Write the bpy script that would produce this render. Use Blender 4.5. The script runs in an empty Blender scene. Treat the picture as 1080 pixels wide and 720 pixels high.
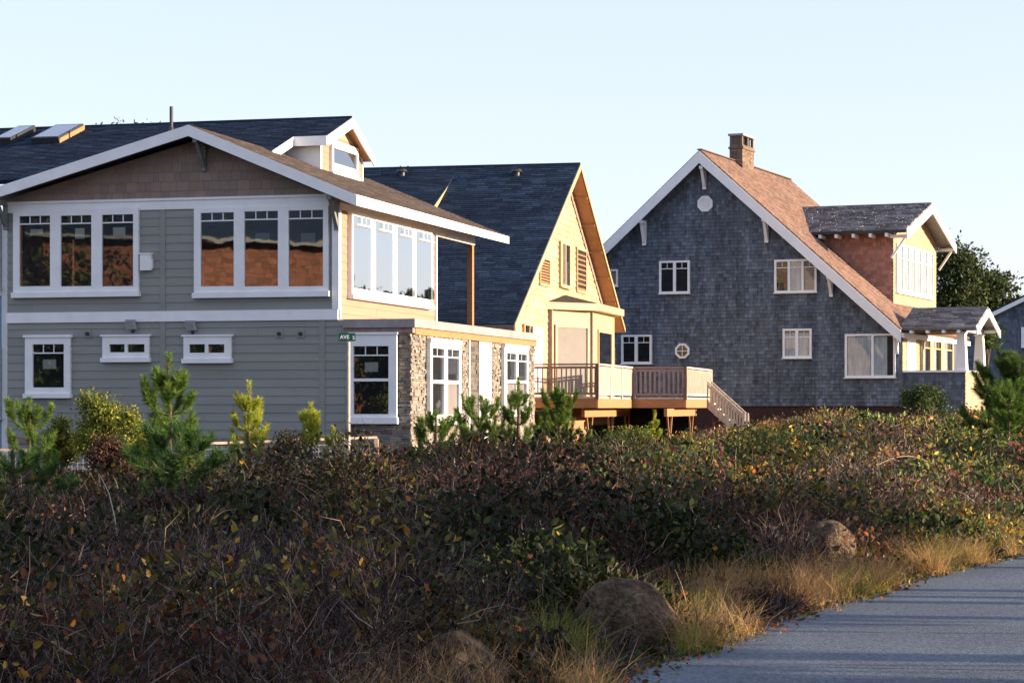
SUN_EL, SUN_ROT, SUN_E = 9.0, 97.0, 3.7
SKY = (1.0, .6, 2.0); SKY_STR = .12; EXPO = 2.0
SHADE = [(11+.4*(k%3), 9.5+1.9*k+[0, .5, -.3, .8, .2, -.5, .6, 0][k], 4.4+.5*((k*7)%3-1), 1.25, .30) for k in range(8)]+[(14.8, 8.2+1.9*k+[.2, -.4, .9, 0, .5, -.3][k], 4.8, [1.0, 1.4, .8, 1.3, 1.1, .7][k], .38) for k in (0, 2, 5)]+[(16, 33.5, 4.5, 1.5, .6), (16.5, 36.6, 4.3, 1.5, .6), (17, 39, 4.4, 1.3, .6)]
TINT = (.86, .83, 1.08); HAZE = .64; HAZEC = (1.78, 1.83, 2.14)
import bpy, math, random
import numpy as np
from mathutils import Vector
rnd = random.Random(7)
nr = np.random.default_rng(11)
sc = bpy.context.scene
C = sc.collection
HOR, FX, CX, EYE = 428.0, 2400.0, 540.0, 1.6      # lens constants of the survey

# ------------------------------------------------------------ helpers
def put(o, parent=None):
    C.objects.link(o)
    if parent is not None: o.parent = parent
    return o
def tag(o, label=None, cat=None, group=None, kind=None):
    if label: o['label'] = label
    if cat: o['category'] = cat
    if group: o['group'] = group
    if kind: o['kind'] = kind
    return o
def thing(name, label, cat, loc=(0, 0, 0), az=0.0, group=None):
    o = put(bpy.data.objects.new(name, None)); o.empty_display_size = .3
    o.location = loc; o.rotation_euler = (0, 0, -az)
    return tag(o, label, cat, group)
def copy_tree(o, parent=None):
    c = o.copy(); C.objects.link(c); c.parent = parent
    for ch in list(o.children): copy_tree(ch, c)
    return c
class MB:
    def __init__(s): s.v = []; s.f = []; s.c = []
    def add(s, vs, fs, col=None):
        b = len(s.v); s.v += [tuple(p) for p in vs]
        for f in fs: s.f.append([b + i for i in f]); s.c.append(col or (1, 1, 1))
    def box(s, x0, x1, y0, y1, z0, z1, col=None):
        x0, x1 = min(x0, x1), max(x0, x1); y0, y1 = min(y0, y1), max(y0, y1); z0, z1 = min(z0, z1), max(z0, z1)
        s.add([(x0,y0,z0),(x1,y0,z0),(x1,y1,z0),(x0,y1,z0),(x0,y0,z1),(x1,y0,z1),(x1,y1,z1),(x0,y1,z1)],
              [(0,3,2,1),(4,5,6,7),(0,1,5,4),(1,2,6,5),(2,3,7,6),(3,0,4,7)], col)
    def beam(s, p, q, w, h, up=(0, 0, 1), col=None):
        p = Vector(p); q = Vector(q); d = (q - p).normalized(); up = Vector(up)
        r = d.cross(up).normalized(); u = r.cross(d).normalized()
        vs = []
        for a in (p, q):
            for i, j in ((-1,-1),(1,-1),(1,1),(-1,1)): vs.append(a + r*(i*w/2) + u*(j*h/2))
        s.add(vs, [(0,1,2,3),(7,6,5,4),(0,4,5,1),(1,5,6,2),(2,6,7,3),(3,7,4,0)], col)
    def slab(s, pts, off, col=None):
        n = len(pts); off = Vector(off); a = [Vector(p) for p in pts]; b = [p + off for p in a]
        s.add(a + b, [tuple(range(n)), tuple(range(2*n-1, n-1, -1))] + [(i, n+i, n+(i+1) % n, (i+1) % n) for i in range(n)], col)
    def tube(s, pts, rad, n=8, col=None, cap=True):
        pts = [Vector(p) for p in pts]; R = rad if isinstance(rad, (list, tuple)) else [rad]*len(pts)
        vs = []; fs = []
        for k, p in enumerate(pts):
            d = (pts[min(k+1, len(pts)-1)] - pts[max(k-1, 0)]).normalized()
            a = d.cross(Vector((.31, .17, .93) if abs(d.z) < .9 else (1, 0, 0))).normalized(); b = d.cross(a)
            for i in range(n):
                t = 2*math.pi*i/n; vs.append(p + (a*math.cos(t) + b*math.sin(t))*R[k])
        for k in range(len(pts)-1):
            for i in range(n): fs.append((k*n+i, k*n+(i+1) % n, (k+1)*n+(i+1) % n, (k+1)*n+i))
        if cap: fs.append(tuple(range(n-1, -1, -1))); fs.append(tuple(range((len(pts)-1)*n, len(pts)*n)))
        s.add(vs, fs, col)
    def build(s, name, mat, parent=None, smooth=False):
        m = bpy.data.meshes.new(name); m.from_pydata(s.v, [], s.f)
        at = m.attributes.new('tone', 'FLOAT_COLOR', 'FACE')
        at.data.foreach_set('color', np.array([c + (1,) for c in s.c], dtype=np.float32).ravel())
        m.materials.append(mat)
        if smooth: m.polygons.foreach_set('use_smooth', [True]*len(m.polygons))
        m.update()
        return put(bpy.data.objects.new(name, m), parent)

def np_mesh(name, V, F, cols, mat, parent=None, smooth=False):
    """V (n,3), F (m,k) constant k, cols (m,3) per face base colour"""
    m = bpy.data.meshes.new(name); k = F.shape[1]
    m.vertices.add(len(V)); m.vertices.foreach_set('co', V.astype(np.float32).ravel())
    m.loops.add(F.size); m.loops.foreach_set('vertex_index', F.astype(np.int32).ravel())
    m.polygons.add(len(F)); m.polygons.foreach_set('loop_start', np.arange(0, F.size, k, dtype=np.int32))
    m.update(calc_edges=True)
    at = m.attributes.new('tone', 'FLOAT_COLOR', 'FACE')
    at.data.foreach_set('color', np.concatenate([cols, np.ones((len(F), 1))], 1).astype(np.float32).ravel())
    m.materials.append(mat)
    if smooth: m.polygons.foreach_set('use_smooth', [True]*len(F))
    return put(bpy.data.objects.new(name, m), parent)

class Frame:
    """a house's own axes: u along its front to the right, v away from the street, z up"""
    def __init__(s, px, D, az):
        s.a = math.radians(az); s.O = ((px-CX)*D/FX, D)
        s.eu = (math.cos(s.a), -math.sin(s.a)); s.ev = (math.sin(s.a), math.cos(s.a))
    def ray(s, px, py):                          # local ray: point0 (u,v,z), dir
        a = (px-CX)/FX; O = s.O
        p0 = (-(O[0]*s.eu[0]+O[1]*s.eu[1]), -(O[0]*s.ev[0]+O[1]*s.ev[1]), EYE)
        d = (a*s.eu[0]+s.eu[1], a*s.ev[0]+s.ev[1], (HOR-py)/FX)
        return p0, d
    def hit(s, px, py, n, c):                    # n.p = c
        p0, d = s.ray(px, py)
        t = (c - sum(n[i]*p0[i] for i in range(3)))/sum(n[i]*d[i] for i in range(3))
        return tuple(p0[i]+t*d[i] for i in range(3))
    def V(s, px, py, v=0.0): p = s.hit(px, py, (0, 1, 0), v); return p[0], p[2]
    def U(s, px, py, u=0.0): p = s.hit(px, py, (1, 0, 0), u); return p[1], p[2]

def clip(poly, inside, inter):
    out = []
    for i, p in enumerate(poly):
        q = poly[(i+1) % len(poly)]; a, b = inside(p), inside(q)
        if a: out.append(p)
        if a != b: out.append(inter(p, q))
    return out
def clip_convex(poly, cv):
    n = len(cv); area = sum(cv[i][0]*cv[(i+1) % n][1]-cv[(i+1) % n][0]*cv[i][1] for i in range(n))
    sg = 1 if area > 0 else -1
    for i in range(n):
        if len(poly) < 3: return []
        a, b = cv[i], cv[(i+1) % n]
        f = lambda p: sg*((b[0]-a[0])*(p[1]-a[1])-(b[1]-a[1])*(p[0]-a[0]))
        def inter(p, q):
            fp, fq = f(p), f(q); t = fp/(fp-fq); return (p[0]+t*(q[0]-p[0]), p[1]+t*(q[1]-p[1]))
        poly = clip(poly, lambda p: f(p) >= 0, inter)
    return poly if len(poly) >= 3 else []

def field(mb, o, sd, td, polys, course, wr, th, jit, gap=.004, lean=True, hjit=0.0, tones=None, seed=1, tjit=0.0):
    """cover a plane with separate shingles / boards / stones. polys: convex polygons in (s,t)"""
    r = random.Random(seed)
    o = Vector(o); sd = Vector(sd).normalized(); td = Vector(td).normalized(); n = sd.cross(td).normalized()
    S = [p[0] for P in polys for p in P]; T = [p[1] for P in polys for p in P]
    t = min(T)
    while t < max(T):
        h = course*(1+r.uniform(-hjit, hjit)); s = min(S)-r.uniform(0, wr[0])
        dd = 0
        while s < max(S):
            w = r.uniform(*wr); j = r.uniform(0, jit); dt = r.uniform(-tjit, tjit)
            tone = tones(r) if tones else (1, 1, 1)
            rect = [(s+gap/2, t+dt+(0 if lean else gap/2)), (s+w-gap/2, t+dt+(0 if lean else gap/2)), (s+w-gap/2, t+h+(.012 if lean else -gap/2)), (s+gap/2, t+h+(.012 if lean else -gap/2))]
            for P in polys:
                q = clip_convex(rect, P)
                if not q: continue
                top = []
                for (a, b) in q:
                    k = (1-(b-t-dt)/h) if lean else 1.0
                    top.append(o+sd*a+td*b+n*(.002+j+th*max(k, 0)))
                bot = [o+sd*a+td*b-n*.004 for a, b in q]; m = len(q)
                mb.add(top+bot, [tuple(range(m))]+[(i, m+i, m+(i+1) % m, (i+1) % m) for i in range(m)], tone)
            s += w
        t += h
    return mb

# ------------------------------------------------------------ materials
def mat(name, base=(.5, .5, .5), rough=.7, noise=0, nscale=6, bump=0, bscale=60, tone=False, stretch=(1, 1, 1), spec=.3, dark=.6, trans=0, big=0):
    m = bpy.data.materials.new(name); m.use_nodes = True; N = m.node_tree.nodes; L = m.node_tree.links
    b = N['Principled BSDF']; b.inputs['Roughness'].default_value = rough
    b.inputs['Specular IOR Level'].default_value = spec
    tc = N.new('ShaderNodeTexCoord'); mp = N.new('ShaderNodeMapping'); mp.inputs['Scale'].default_value = stretch
    L.new(tc.outputs['Object'], mp.inputs[0])
    rgb = N.new('ShaderNodeRGB'); rgb.outputs[0].default_value = (*base, 1); cur = rgb.outputs[0]
    def mul(cur, other, fac=1.0):
        x = N.new('ShaderNodeMix'); x.data_type = 'RGBA'; x.blend_type = 'MULTIPLY'; x.inputs[0].default_value = fac
        L.new(cur, x.inputs[6]); L.new(other, x.inputs[7]); return x.outputs[2]
    if tone:
        a = N.new('ShaderNodeAttribute'); a.attribute_name = 'tone'; cur = mul(cur, a.outputs['Color'])
    def nz(scale, det, lo, hi):
        t = N.new('ShaderNodeTexNoise'); t.inputs['Scale'].default_value = scale; t.inputs['Detail'].default_value = det
        L.new(mp.outputs[0], t.inputs['Vector'])
        r = N.new('ShaderNodeMapRange'); r.inputs[1].default_value = .3; r.inputs[2].default_value = .7
        r.inputs[3].default_value = lo; r.inputs[4].default_value = hi; L.new(t.outputs['Fac'], r.inputs[0]); return t, r.outputs[0]
    if noise: cur = mul(cur, nz(nscale, 6, 1-noise, 1+noise)[1])
    if big: cur = mul(cur, nz(.6, 3, 1-big, 1+big)[1])
    L.new(cur, b.inputs['Base Color'])
    if bump:
        t = N.new('ShaderNodeTexNoise'); t.inputs['Scale'].default_value = bscale; t.inputs['Detail'].default_value = 5
        L.new(mp.outputs[0], t.inputs['Vector'])
        bp = N.new('ShaderNodeBump'); bp.inputs['Strength'].default_value = bump; bp.inputs['Distance'].default_value = .01
        L.new(t.outputs['Fac'], bp.inputs['Height']); L.new(bp.outputs[0], b.inputs['Normal'])
    if trans:
        tr = N.new('ShaderNodeBsdfTranslucent'); L.new(cur, tr.inputs[0]); mx = N.new('ShaderNodeMixShader'); mx.inputs[0].default_value = trans
        L.new(b.outputs[0], mx.inputs[1]); L.new(tr.outputs[0], mx.inputs[2]); L.new(mx.outputs[0], N['Material Output'].inputs[0])
    return m
def glass_mat(name, fac, tint):
    m = bpy.data.materials.new(name); m.use_nodes = True; N = m.node_tree.nodes; L = m.node_tree.links
    N.remove(N['Principled BSDF'])
    g = N.new('ShaderNodeBsdfGlossy'); g.inputs['Roughness'].default_value = .015; g.inputs['Color'].default_value = (.95, .97, 1, 1)
    t = N.new('ShaderNodeBsdfTransparent'); t.inputs[0].default_value = (*tint, 1)
    fr = N.new('ShaderNodeLayerWeight'); fr.inputs[0].default_value = .5
    pw = N.new('ShaderNodeMath'); pw.operation = 'POWER'; pw.inputs[1].default_value = 5; L.new(fr.outputs['Facing'], pw.inputs[0])
    ad = N.new('ShaderNodeMath'); ad.operation = 'ADD'; ad.use_clamp = True; ad.inputs[1].default_value = fac+.04
    L.new(pw.outputs[0], ad.inputs[0])
    tc = N.new('ShaderNodeTexCoord'); nz = N.new('ShaderNodeTexNoise'); nz.inputs['Scale'].default_value = 1.3
    L.new(tc.outputs['Object'], nz.inputs['Vector'])
    bp = N.new('ShaderNodeBump'); bp.inputs['Strength'].default_value = .13; bp.inputs['Distance'].default_value = .01
    L.new(nz.outputs['Fac'], bp.inputs['Height']); L.new(bp.outputs[0], g.inputs['Normal'])
    x = N.new('ShaderNodeMixShader'); L.new(ad.outputs[0], x.inputs[0]); L.new(t.outputs[0], x.inputs[1]); L.new(g.outputs[0], x.inputs[2])
    L.new(x.outputs[0], N['Material Output'].inputs[0]); return m
M = {}
M['white'] = mat('white_paint', (.78, .79, .78), .5, noise=.05, nscale=3, bump=.05, bscale=30)
M['grey_siding'] = mat('grey_siding_paint', (.238, .250, .226), .6, noise=.06, nscale=2, bump=.12, bscale=40, tone=True, stretch=(.3, .3, 3), big=.06)
M['side_siding'] = mat('side_siding_paint', (.30, .19, .135), .6, noise=.05, nscale=2, bump=.12, bscale=40, tone=True, stretch=(.3, .3, 3))
M['taupe_shingle'] = mat('taupe_shingle', (.245, .185, .15), .75, noise=.1, nscale=14, bump=.2, tone=True, stretch=(4, 4, .6))
M['bracket_grey'] = mat('bracket_grey_paint', (.17, .18, .165), .6, noise=.1, nscale=8)
M['dark_roof'] = mat('asphalt_shingle_navy', (.021, .034, .056), .95, noise=.35, nscale=16, bump=.5, bscale=140, tone=True, spec=.05, big=.15)
M['brown_roof'] = mat('asphalt_shingle_brown', (.058, .046, .042), .95, noise=.35, nscale=20, bump=.5, bscale=140, tone=True, spec=.12)
M['cedar_roof'] = mat('cedar_roof_shingle', (.205, .130, .102), .9, noise=.18, nscale=12, bump=.3, tone=True, spec=.15, big=.12)
M['old_roof'] = mat('weathered_roof_shingle', (.25, .25, .25), .9, noise=.25, nscale=10, bump=.3, tone=True, spec=.15)
M['cream_shingle'] = mat('cream_cedar_shingle', (.44, .325, .19), .75, noise=.10, nscale=12, bump=.2, tone=True, stretch=(3, 3, .6))
M['old_shingle'] = mat('weathered_shade_shingle', (.106, .125, .152), .85, noise=.26, nscale=4, bump=.3, tone=True, stretch=(3, 3, .35), spec=.15, big=.28)  # weathered grey, with the blue of open shade mixed into the base
M['new_cedar'] = mat('red_cedar_shingle', (.33, .17, .12), .8, noise=.14, nscale=10, bump=.2, tone=True, stretch=(3, 3, .7))
M['sunlit_cedar'] = mat('sunlit_cedar_shingle', (.38, .275, .175), .8, noise=.12, nscale=10, bump=.2, tone=True, stretch=(3, 3, .7))  # lit twin of the wall shingle: sunlight put into the colour
M['raw_wood'] = mat('raw_orange_wood', (.34, .165, .075), .75, noise=.15, nscale=5, bump=.15, bscale=50, stretch=(1, 1, 6))
M['ply'] = mat('sheathing_brown', (.36, .19, .10), .8, noise=.15, nscale=4)
M['pale_wood'] = mat('weathered_sunlit_wood', (.50, .43, .35), .85, noise=.25, nscale=8, bump=.2, stretch=(2, 2, .4))  # paler for the sun-facing railings, sunlight put into the wood colour
M['brown_wood'] = mat('brown_shaded_wood', (.26, .19, .165), .85, noise=.2, nscale=8, bump=.2)  # darker for the camera-facing railings, shade put into the wood colour
M['stone'] = mat('ledge_stone', (.215, .185, .158), .85, noise=.22, nscale=9, bump=.6, bscale=30, tone=True)
M['metal_cap'] = mat('lead_grey_flashing', (.27, .25, .25), .5, noise=.2, nscale=3, bump=.1, spec=.4)
M['concrete'] = mat('foundation_concrete', (.50, .47, .43), .9, noise=.12, nscale=4, bump=.2)
M['brick_dark'] = mat('dark_brick_base', (.045, .022, .02), .9, noise=.3, nscale=12)
M['brick'] = mat('chimney_brick', (.17, .13, .10), .9, noise=.25, nscale=14, bump=.4, tone=True)
M['interior'] = mat('dark_room', (.016, .015, .016), .9, noise=.5, nscale=2)  # near-black sheets stand in for unlit rooms and other dark openings
M['blind'] = mat('window_blind', (.31, .265, .24), .8, noise=.06, nscale=2)
M['curtain'] = mat('pale_curtain', (.42, .46, .48), .8, noise=.25, nscale=6, stretch=(3, 3, .3))
M['paper'] = mat('pale_paper', (.42, .42, .36), .8, noise=.1)
M['cream_paint'] = mat('cream_paint', (.42, .32, .18), .6, noise=.06, nscale=5)
M['dark_metal'] = mat('dark_metal', (.03, .033, .035), .5, noise=.2)
M['grey_metal'] = mat('grey_metal', (.30, .31, .32), .4, noise=.1, spec=.5)
M['sign_green'] = mat('sign_green', (.003, .075, .05), .4, noise=.1)
M['sign_white'] = mat('sign_white', (.75, .78, .75), .4, noise=.03)
M['pole'] = mat('weathered_pole', (.42, .36, .30), .7, noise=.2, nscale=12)
M['blue_paint'] = mat('pale_blue_siding', (.16, .30, .40), .6, noise=.06, tone=True, stretch=(.3, .3, 3))
M['glass'] = glass_mat('window_glass', .10, (.75, .78, .8))
M['glass_bright'] = glass_mat('coated_window_glass', .23, (.45, .5, .55))
M['glass_sky'] = glass_mat('side_window_glass', .50, (.4, .45, .5))
M['glass_soft'] = glass_mat('soft_window_glass', .01, (.85, .88, .9))
M['rock'] = mat('boulder_rock', (.095, .07, .047), .95, noise=.55, nscale=26, bump=1.0, bscale=45, big=.5, spec=.1)
for n_ in M['rock'].node_tree.nodes:
    if n_.type == 'BUMP': n_.inputs['Distance'].default_value = .035
    if n_.type == 'TEX_NOISE' and abs(n_.inputs['Scale'].default_value-.6) < .01: n_.inputs['Scale'].default_value = 5
M['bark'] = mat('pine_bark', (.11, .075, .055), .9, noise=.3, nscale=20, bump=.5)
M['leaf'] = mat('leaf', (1, 1, 1), .55, tone=True, trans=.32, spec=.2)
M['needle'] = mat('pine_needle', (1, 1, 1), .6, tone=True, trans=.15, spec=.15)
M['twig'] = mat('dry_twig', (1, 1, 1), .9, tone=True, spec=.1)

def jit_tone(a, warm=0.05):
    def f(r):
        k = 1+r.uniform(-a, a); w = r.uniform(-warm, warm); return (k*(1+w), k, k*(1-w))
    return f
def stone_tone(r):
    k = r.choice([.6, .8, .9, 1.0, 1.1, 1.2, 1.4]); w = r.uniform(-.14, .14); return (k*(1+w), k, k*(1-w))
def old_tone(r):
    k = r.choice([.7, .85, .93, 1, 1, 1.05, 1.15, 1.35]); w = r.uniform(-.08, .05); return (k*(1+w), k, k*(1-w*.8))
def roof_tone(r):
    k = r.choice([.75, .9, 1, 1, 1.1, 1.3, 1.6]); return (k, k, k)

# mapped boxes: a flat thing on wall plane 'v' (faces the street) or 'u' (faces right)
def mp(pl, c, a, n, z): return (a, c-n, z) if pl == 'v' else (c+n, a, z)
def mbox(mb, pl, c, a0, a1, n0, n1, z0, z1, col=None):
    p = mp(pl, c, a0, n0, z0); q = mp(pl, c, a1, n1, z1)
    mb.box(p[0], q[0], p[1], q[1], p[2], q[2], col)

def window(parent, pl, c, outer, panes, frame='white', glass='glass', top=None, cols=3, head=.0, sill=.06, rows=0, back='interior', depth=.085, label=None, bar=.028, cover=None, paper=(), ear=.0, vbar=0, name='window', yaw=0.0):
    """outer (a0,a1,z0,z1) trim; panes list; top = height of the transom strip measured from the head"""
    a0, a1, z0, z1 = outer
    As = sorted(set([a0, a1] + [p[0] for p in panes] + [p[1] for p in panes]))
    Zs = sorted(set([z0, z1] + [p[2] for p in panes] + [p[3] for p in panes]))
    solid = lambda i, j: 0 <= i < len(As)-1 and 0 <= j < len(Zs)-1 and not any(
        p[0] < (As[i]+As[i+1])/2 < p[1] and p[2] < (Zs[j]+Zs[j+1])/2 < p[3] for p in panes)
    fr = MB(); d = depth
    for i in range(len(As)-1):
        for j in range(len(Zs)-1):
            if not solid(i, j): continue
            A, B, Z, Y = As[i], As[i+1], Zs[j], Zs[j+1]
            q = [mp(pl, c, A, d, Z), mp(pl, c, B, d, Z), mp(pl, c, B, d, Y), mp(pl, c, A, d, Y)]
            r = [mp(pl, c, A, 0, Z), mp(pl, c, B, 0, Z), mp(pl, c, B, 0, Y), mp(pl, c, A, 0, Y)]
            fs = [(0, 1, 2, 3)]
            for (ii, jj, e) in ((i, j-1, (0, 1)), (i+1, j, (1, 2)), (i, j+1, (2, 3)), (i-1, j, (3, 0))):
                if not solid(ii, jj): fs.append((e[1], e[0], e[0]+4, e[1]+4))
            fr.add(q+r, fs)
    if sill: mbox(fr, pl, c, a0-.03, a1+.03, 0, d+.05, z0-sill, z0)
    if head: mbox(fr, pl, c, a0-ear, a1+ear, 0, d+.03, z1, z1+head)
    w = fr.build(name, M[frame], parent)
    if label: w['label'] = label
    bk = MB(); gl = MB(); mu = MB()
    for (pa, pb, pz, py) in panes:
        mbox(bk, pl, c, pa, pb, .0, .030, pz, py)
        nf = .045+(pb-pa)*yaw; mo = nf-.045
        g = [mp(pl, c, pa, .045, pz), mp(pl, c, pb, nf, pz), mp(pl, c, pb, nf, py), mp(pl, c, pa, .045, py)]
        gl.add(g, [(0, 1, 2, 3)] if pl == 'v' else [(0, 1, 2, 3)])
        if top and py > max(q[3] for q in panes)-.4:
            zt = py-top; mbox(mu, pl, c, pa, pb, .047+mo, .062+mo, zt-bar/2, zt+bar/2)
            for k in range(1, cols):
                a = pa+(pb-pa)*k/cols; mbox(mu, pl, c, a-bar*.35, a+bar*.35, .047+mo, .060+mo, zt+bar/2, py)
        for k in range(1, vbar+1):
            a = pa+(pb-pa)*k/(vbar+1); mbox(mu, pl, c, a-bar*.4, a+bar*.4, .047+mo, .060+mo, pz, py)
    bk.build('room_backing', M[back], w); gl.build('glass', M[glass], w)
    if mu.f: mu.build('muntin', M[frame], w)
    if cover:
        for (pa, pb, pz, py, mt, nm) in cover:
            cb = MB(); mbox(cb, pl, c, pa, pb, .031, .035, pz, py); cb.build(nm, M[mt], w)
    for (pa, pb, pz, py) in paper:
        cb = MB(); mbox(cb, pl, c, pa, pb, .037, .040, pz, py); cb.build('paper_notice', M['paper'], w)
    return w
def wallpoly(mb, pl, c, pts, th=.15):
    """solid wall with outline pts [(a,z)...], outer face on the plane"""
    a = [mp(pl, c, p[0], 0, p[1]) for p in pts]; off = (0, th, 0) if pl == 'v' else (-th, 0, 0)
    mb.slab(a, off)
def cover(mb, pl, c, polys, course, wr, th, jit, tones, seed=1, **k):
    if pl == 'v': field(mb, (0, c, 0), (1, 0, 0), (0, 0, 1), polys, course, wr, th, jit, tones=tones, seed=seed, **k)
    else: field(mb, (c, 0, 0), (0, 1, 0), (0, 0, 1), polys, course, wr, th, jit, tones=tones, seed=seed, **k)
def roof_plane(parent, name, matname, poly3, up, course, wr, th, jit, tones, thick=.12, seed=3, **k):
    """poly3: coplanar 3D outline (convex or list of convex), up: 3D up-slope direction"""
    polys = poly3 if isinstance(poly3[0][0], (tuple, list, Vector)) else [poly3]
    o = Vector(polys[0][0]); td = Vector(up).normalized()
    a, b, c_ = [Vector(p) for p in polys[0][:3]]
    n = (b-a).cross(c_-a).normalized()
    if n.z < 0: n = -n
    sd = td.cross(n).normalized()
    mb = MB()
    for P in polys: mb.slab([tuple(Vector(p)) for p in P], tuple(-n*thick), (.7, .7, .7))
    P2 = [[((Vector(p)-o).dot(sd), (Vector(p)-o).dot(td)) for p in P] for P in polys]
    field(mb, o, sd, td, P2, course, wr, th, jit, tones=tones, seed=seed, **k)
    return mb.build(name, M[matname], parent)
def rake(mb, p, q, h=.22, t=.04, out=(0, -1, 0), drop=.0):
    """flat board under an edge from p to q, hanging down h"""
    p = Vector(p); q = Vector(q); o = Vector(out)*t; d = Vector((0, 0, -1))
    vs = [p+d*drop, q+d*drop, q+d*(h+drop), p+d*(h+drop)]
    mb.slab([tuple(v) for v in vs], tuple(o))
# ============================================================ HOUSE 1: grey lap-sided house with stone wing
F1 = Frame(357, 50.0, 15.0)
h1 = thing('grey_house', 'grey lap-sided two-storey house with white trim, taupe shingled front gable and ledge-stone lower wing', 'house', (F1.O[0], F1.O[1], 0), F1.a)
uL = F1.V(8, 300)[0]
zb = F1.V(200, 462)[1]; z1a, z1b = F1.V(180, 339)[1], F1.V(180, 328)[1]; zf0 = F1.V(180, 221)[1]; zf1 = F1.V(180, 211.5)[1]
uA, zA = F1.V(199, 132, -.6); uR, zR = F1.V(375, 205, -.6); uLL, zLL = F1.V(0, 196.5, -.6)
mR = (zA-zR)/(uR-uA); mL = (zA-zLL)/(uA-uLL)
uLL2 = uLL-.5; zLL2 = zLL-mL*.5
vEnd = F1.U(535, 252, uR)[0]
zEave = zR
# roof heights over the wall
rz = lambda u: zA-mR*(u-uA) if u > uA else zA-mL*(uA-u)
# body block (solid, so nothing shows through)
vB = F1.U(459, 300, 0)[0]; uE = F1.V(433, 345, 0)[0]; zcap1 = F1.V(400, 336.5)[1]; zcap0 = F1.V(400, 345.5)[1]
vX = F1.U(563, 350, uE)[0]
b = MB()
b.slab([(uL, .03, .25), (0, .03, .25), (0, .03, rz(0)-.3), (uA, .03, zA-.3), (uL, .03, rz(uL)-.3)], (0, vB-.05, 0))
b.slab([(0, .03, .25), (uE-.03, .03, .25), (uE-.03, .03, zcap0), (0, .03, zcap0)], (0, vX-.06, 0))
b.build('wall_core', M['grey_siding'], h1)
# lap siding
tn = jit_tone(.05, .015)
sd = MB()
cover(sd, 'v', 0, [[(uL, zb), (F1.V(366, 400)[0], zb), (F1.V(366, 400)[0], z1a), (uL, z1a)], [(uL, z1b), (0, z1b), (0, zf0), (uL, zf0)]], .19, (3.2, 4.4), .016, .002, tn, seed=5)
sd.build('lap_siding', M['grey_siding'], h1)
g = MB()
cover(g, 'v', 0, [[(uL+.0, zf1), (F1.V(345, 211)[0], zf1), (uA, zA-.25)], ], .21, (.12, .3), .014, .004, jit_tone(.12, .04), seed=6)
cover(g, 'v', 0, [[(uL, zf1), (uA, zA-.25), (uL, rz(uL)-.2)]], .21, (.12, .3), .014, .004, jit_tone(.12, .04), seed=8)
cover(g, 'v', 0, [[(F1.V(345, 211)[0], zf1), (0, zf1), (0, rz(0)-.25), (uA, zA-.25)]], .21, (.12, .3), .014, .004, jit_tone(.12, .04), seed=9)
g.build('gable_shingles', M['taupe_shingle'], h1)
t = MB()
t.box(uL-.02, 0, -.05, .02, z1a, z1b); t.box(uL-.02, 0.0, -.045, .02, zf0, zf1); t.box(uL-.02, 0.0, -.075, .02, zf1-.002, zf1+.05)
t.box(-.13, .03, -.06, .02, z1b+.003, zf0-.003); t.box(.0301, .034, 0, .10, z1b-.2, zEave-.1)
t.build('white_trim_band', M['white'], h1)
t = MB()
for px, za, zz in ((172, z1b+.002, zf0-.002), (172, zb, z1a-.002), (340, zb, z1a-.002)):
    a = F1.V(px, 400)[0]; t = MB(); t.box(a-.065, a+.065, -.03, .02, za, zz); t.build('joint_board', M['grey_siding'], h1)
t = MB(); t.box(uL, F1.V(366, 400)[0], -.012, .04, zb-.13, zb-.002); t.build('skirt_board', M['brown_wood'], h1)
t = MB(); t.box(uL+.04, uE-.06, .035, .3, -.3, zb-.13); t.box(uE-.4, uE-.035, .1, vX-.05, -.3, .64); t.build('foundation', M['concrete'], h1)
# windows of the front
def W1(outer, panes, v=0, **k):
    a0, z1 = F1.V(outer[0], outer[2], v); a1, z0 = F1.V(outer[1], outer[3], v)
    return window(h1, 'v', v, (a0, a1, z0, z1), [(F1.V(p[0], 300, v)[0], F1.V(p[1], 300, v)[0], F1.V((p[0]+p[1])/2, p[3], v)[1], F1.V((p[0]+p[1])/2, p[2], v)[1]) for p in panes], **k)
def R1(x0, x1, y0, y1):                        # paper rectangles
    return (F1.V(x0, 300)[0], F1.V(x1, 300)[0], F1.V(x0, y1)[1], F1.V(x0, y0)[1])
W1((15.5, 147.5, 222, 307), [(22, 54.5, 228, 302), (65.5, 98, 227.5, 302), (109, 142, 226.5, 302)], top=.18, sill=.12,
   paper=[R1(33, 46, 242, 247), R1(120, 133, 240, 249), R1(80, 90, 241, 252)], cover=[(*R1(22.2, 24.2, 237, 302), 'raw_wood', 'wood_framing'), (*R1(77, 79, 253, 302), 'raw_wood', 'wood_framing')],
   label='wide three-pane upper window with dark glass')
W1((206, 347.5, 220, 307), [(213, 248, 224.5, 302), (259, 294.5, 223, 302), (305.5, 342, 222, 302)], top=.18, sill=.12, glass='glass_bright',
   paper=[R1(270, 285, 246, 256), R1(318, 333, 246, 256)], cover=[(*R1(213.2, 216, 275, 302), 'raw_wood', 'wood_framing')], label='wide three-pane upper window reflecting lit shingles')
W1((28, 75.5, 356, 415), [(36, 69, 363, 408.5)], top=.20, sill=.10, head=.06, ear=.04, paper=[R1(46, 60, 379, 389)], label='single lower window with a transom strip')
W1((109.5, 158.5, 355, 377), [(117, 133, 363, 371.5), (136, 154, 363, 371.5)], sill=.10, head=.04, ear=.04, label='small slider window, left one of two')
W1((195, 245, 355, 378), [(201, 217.5, 363, 372), (221, 238, 363, 372)], sill=.10, head=.04, ear=.04, label='small slider window, right one of two')
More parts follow.
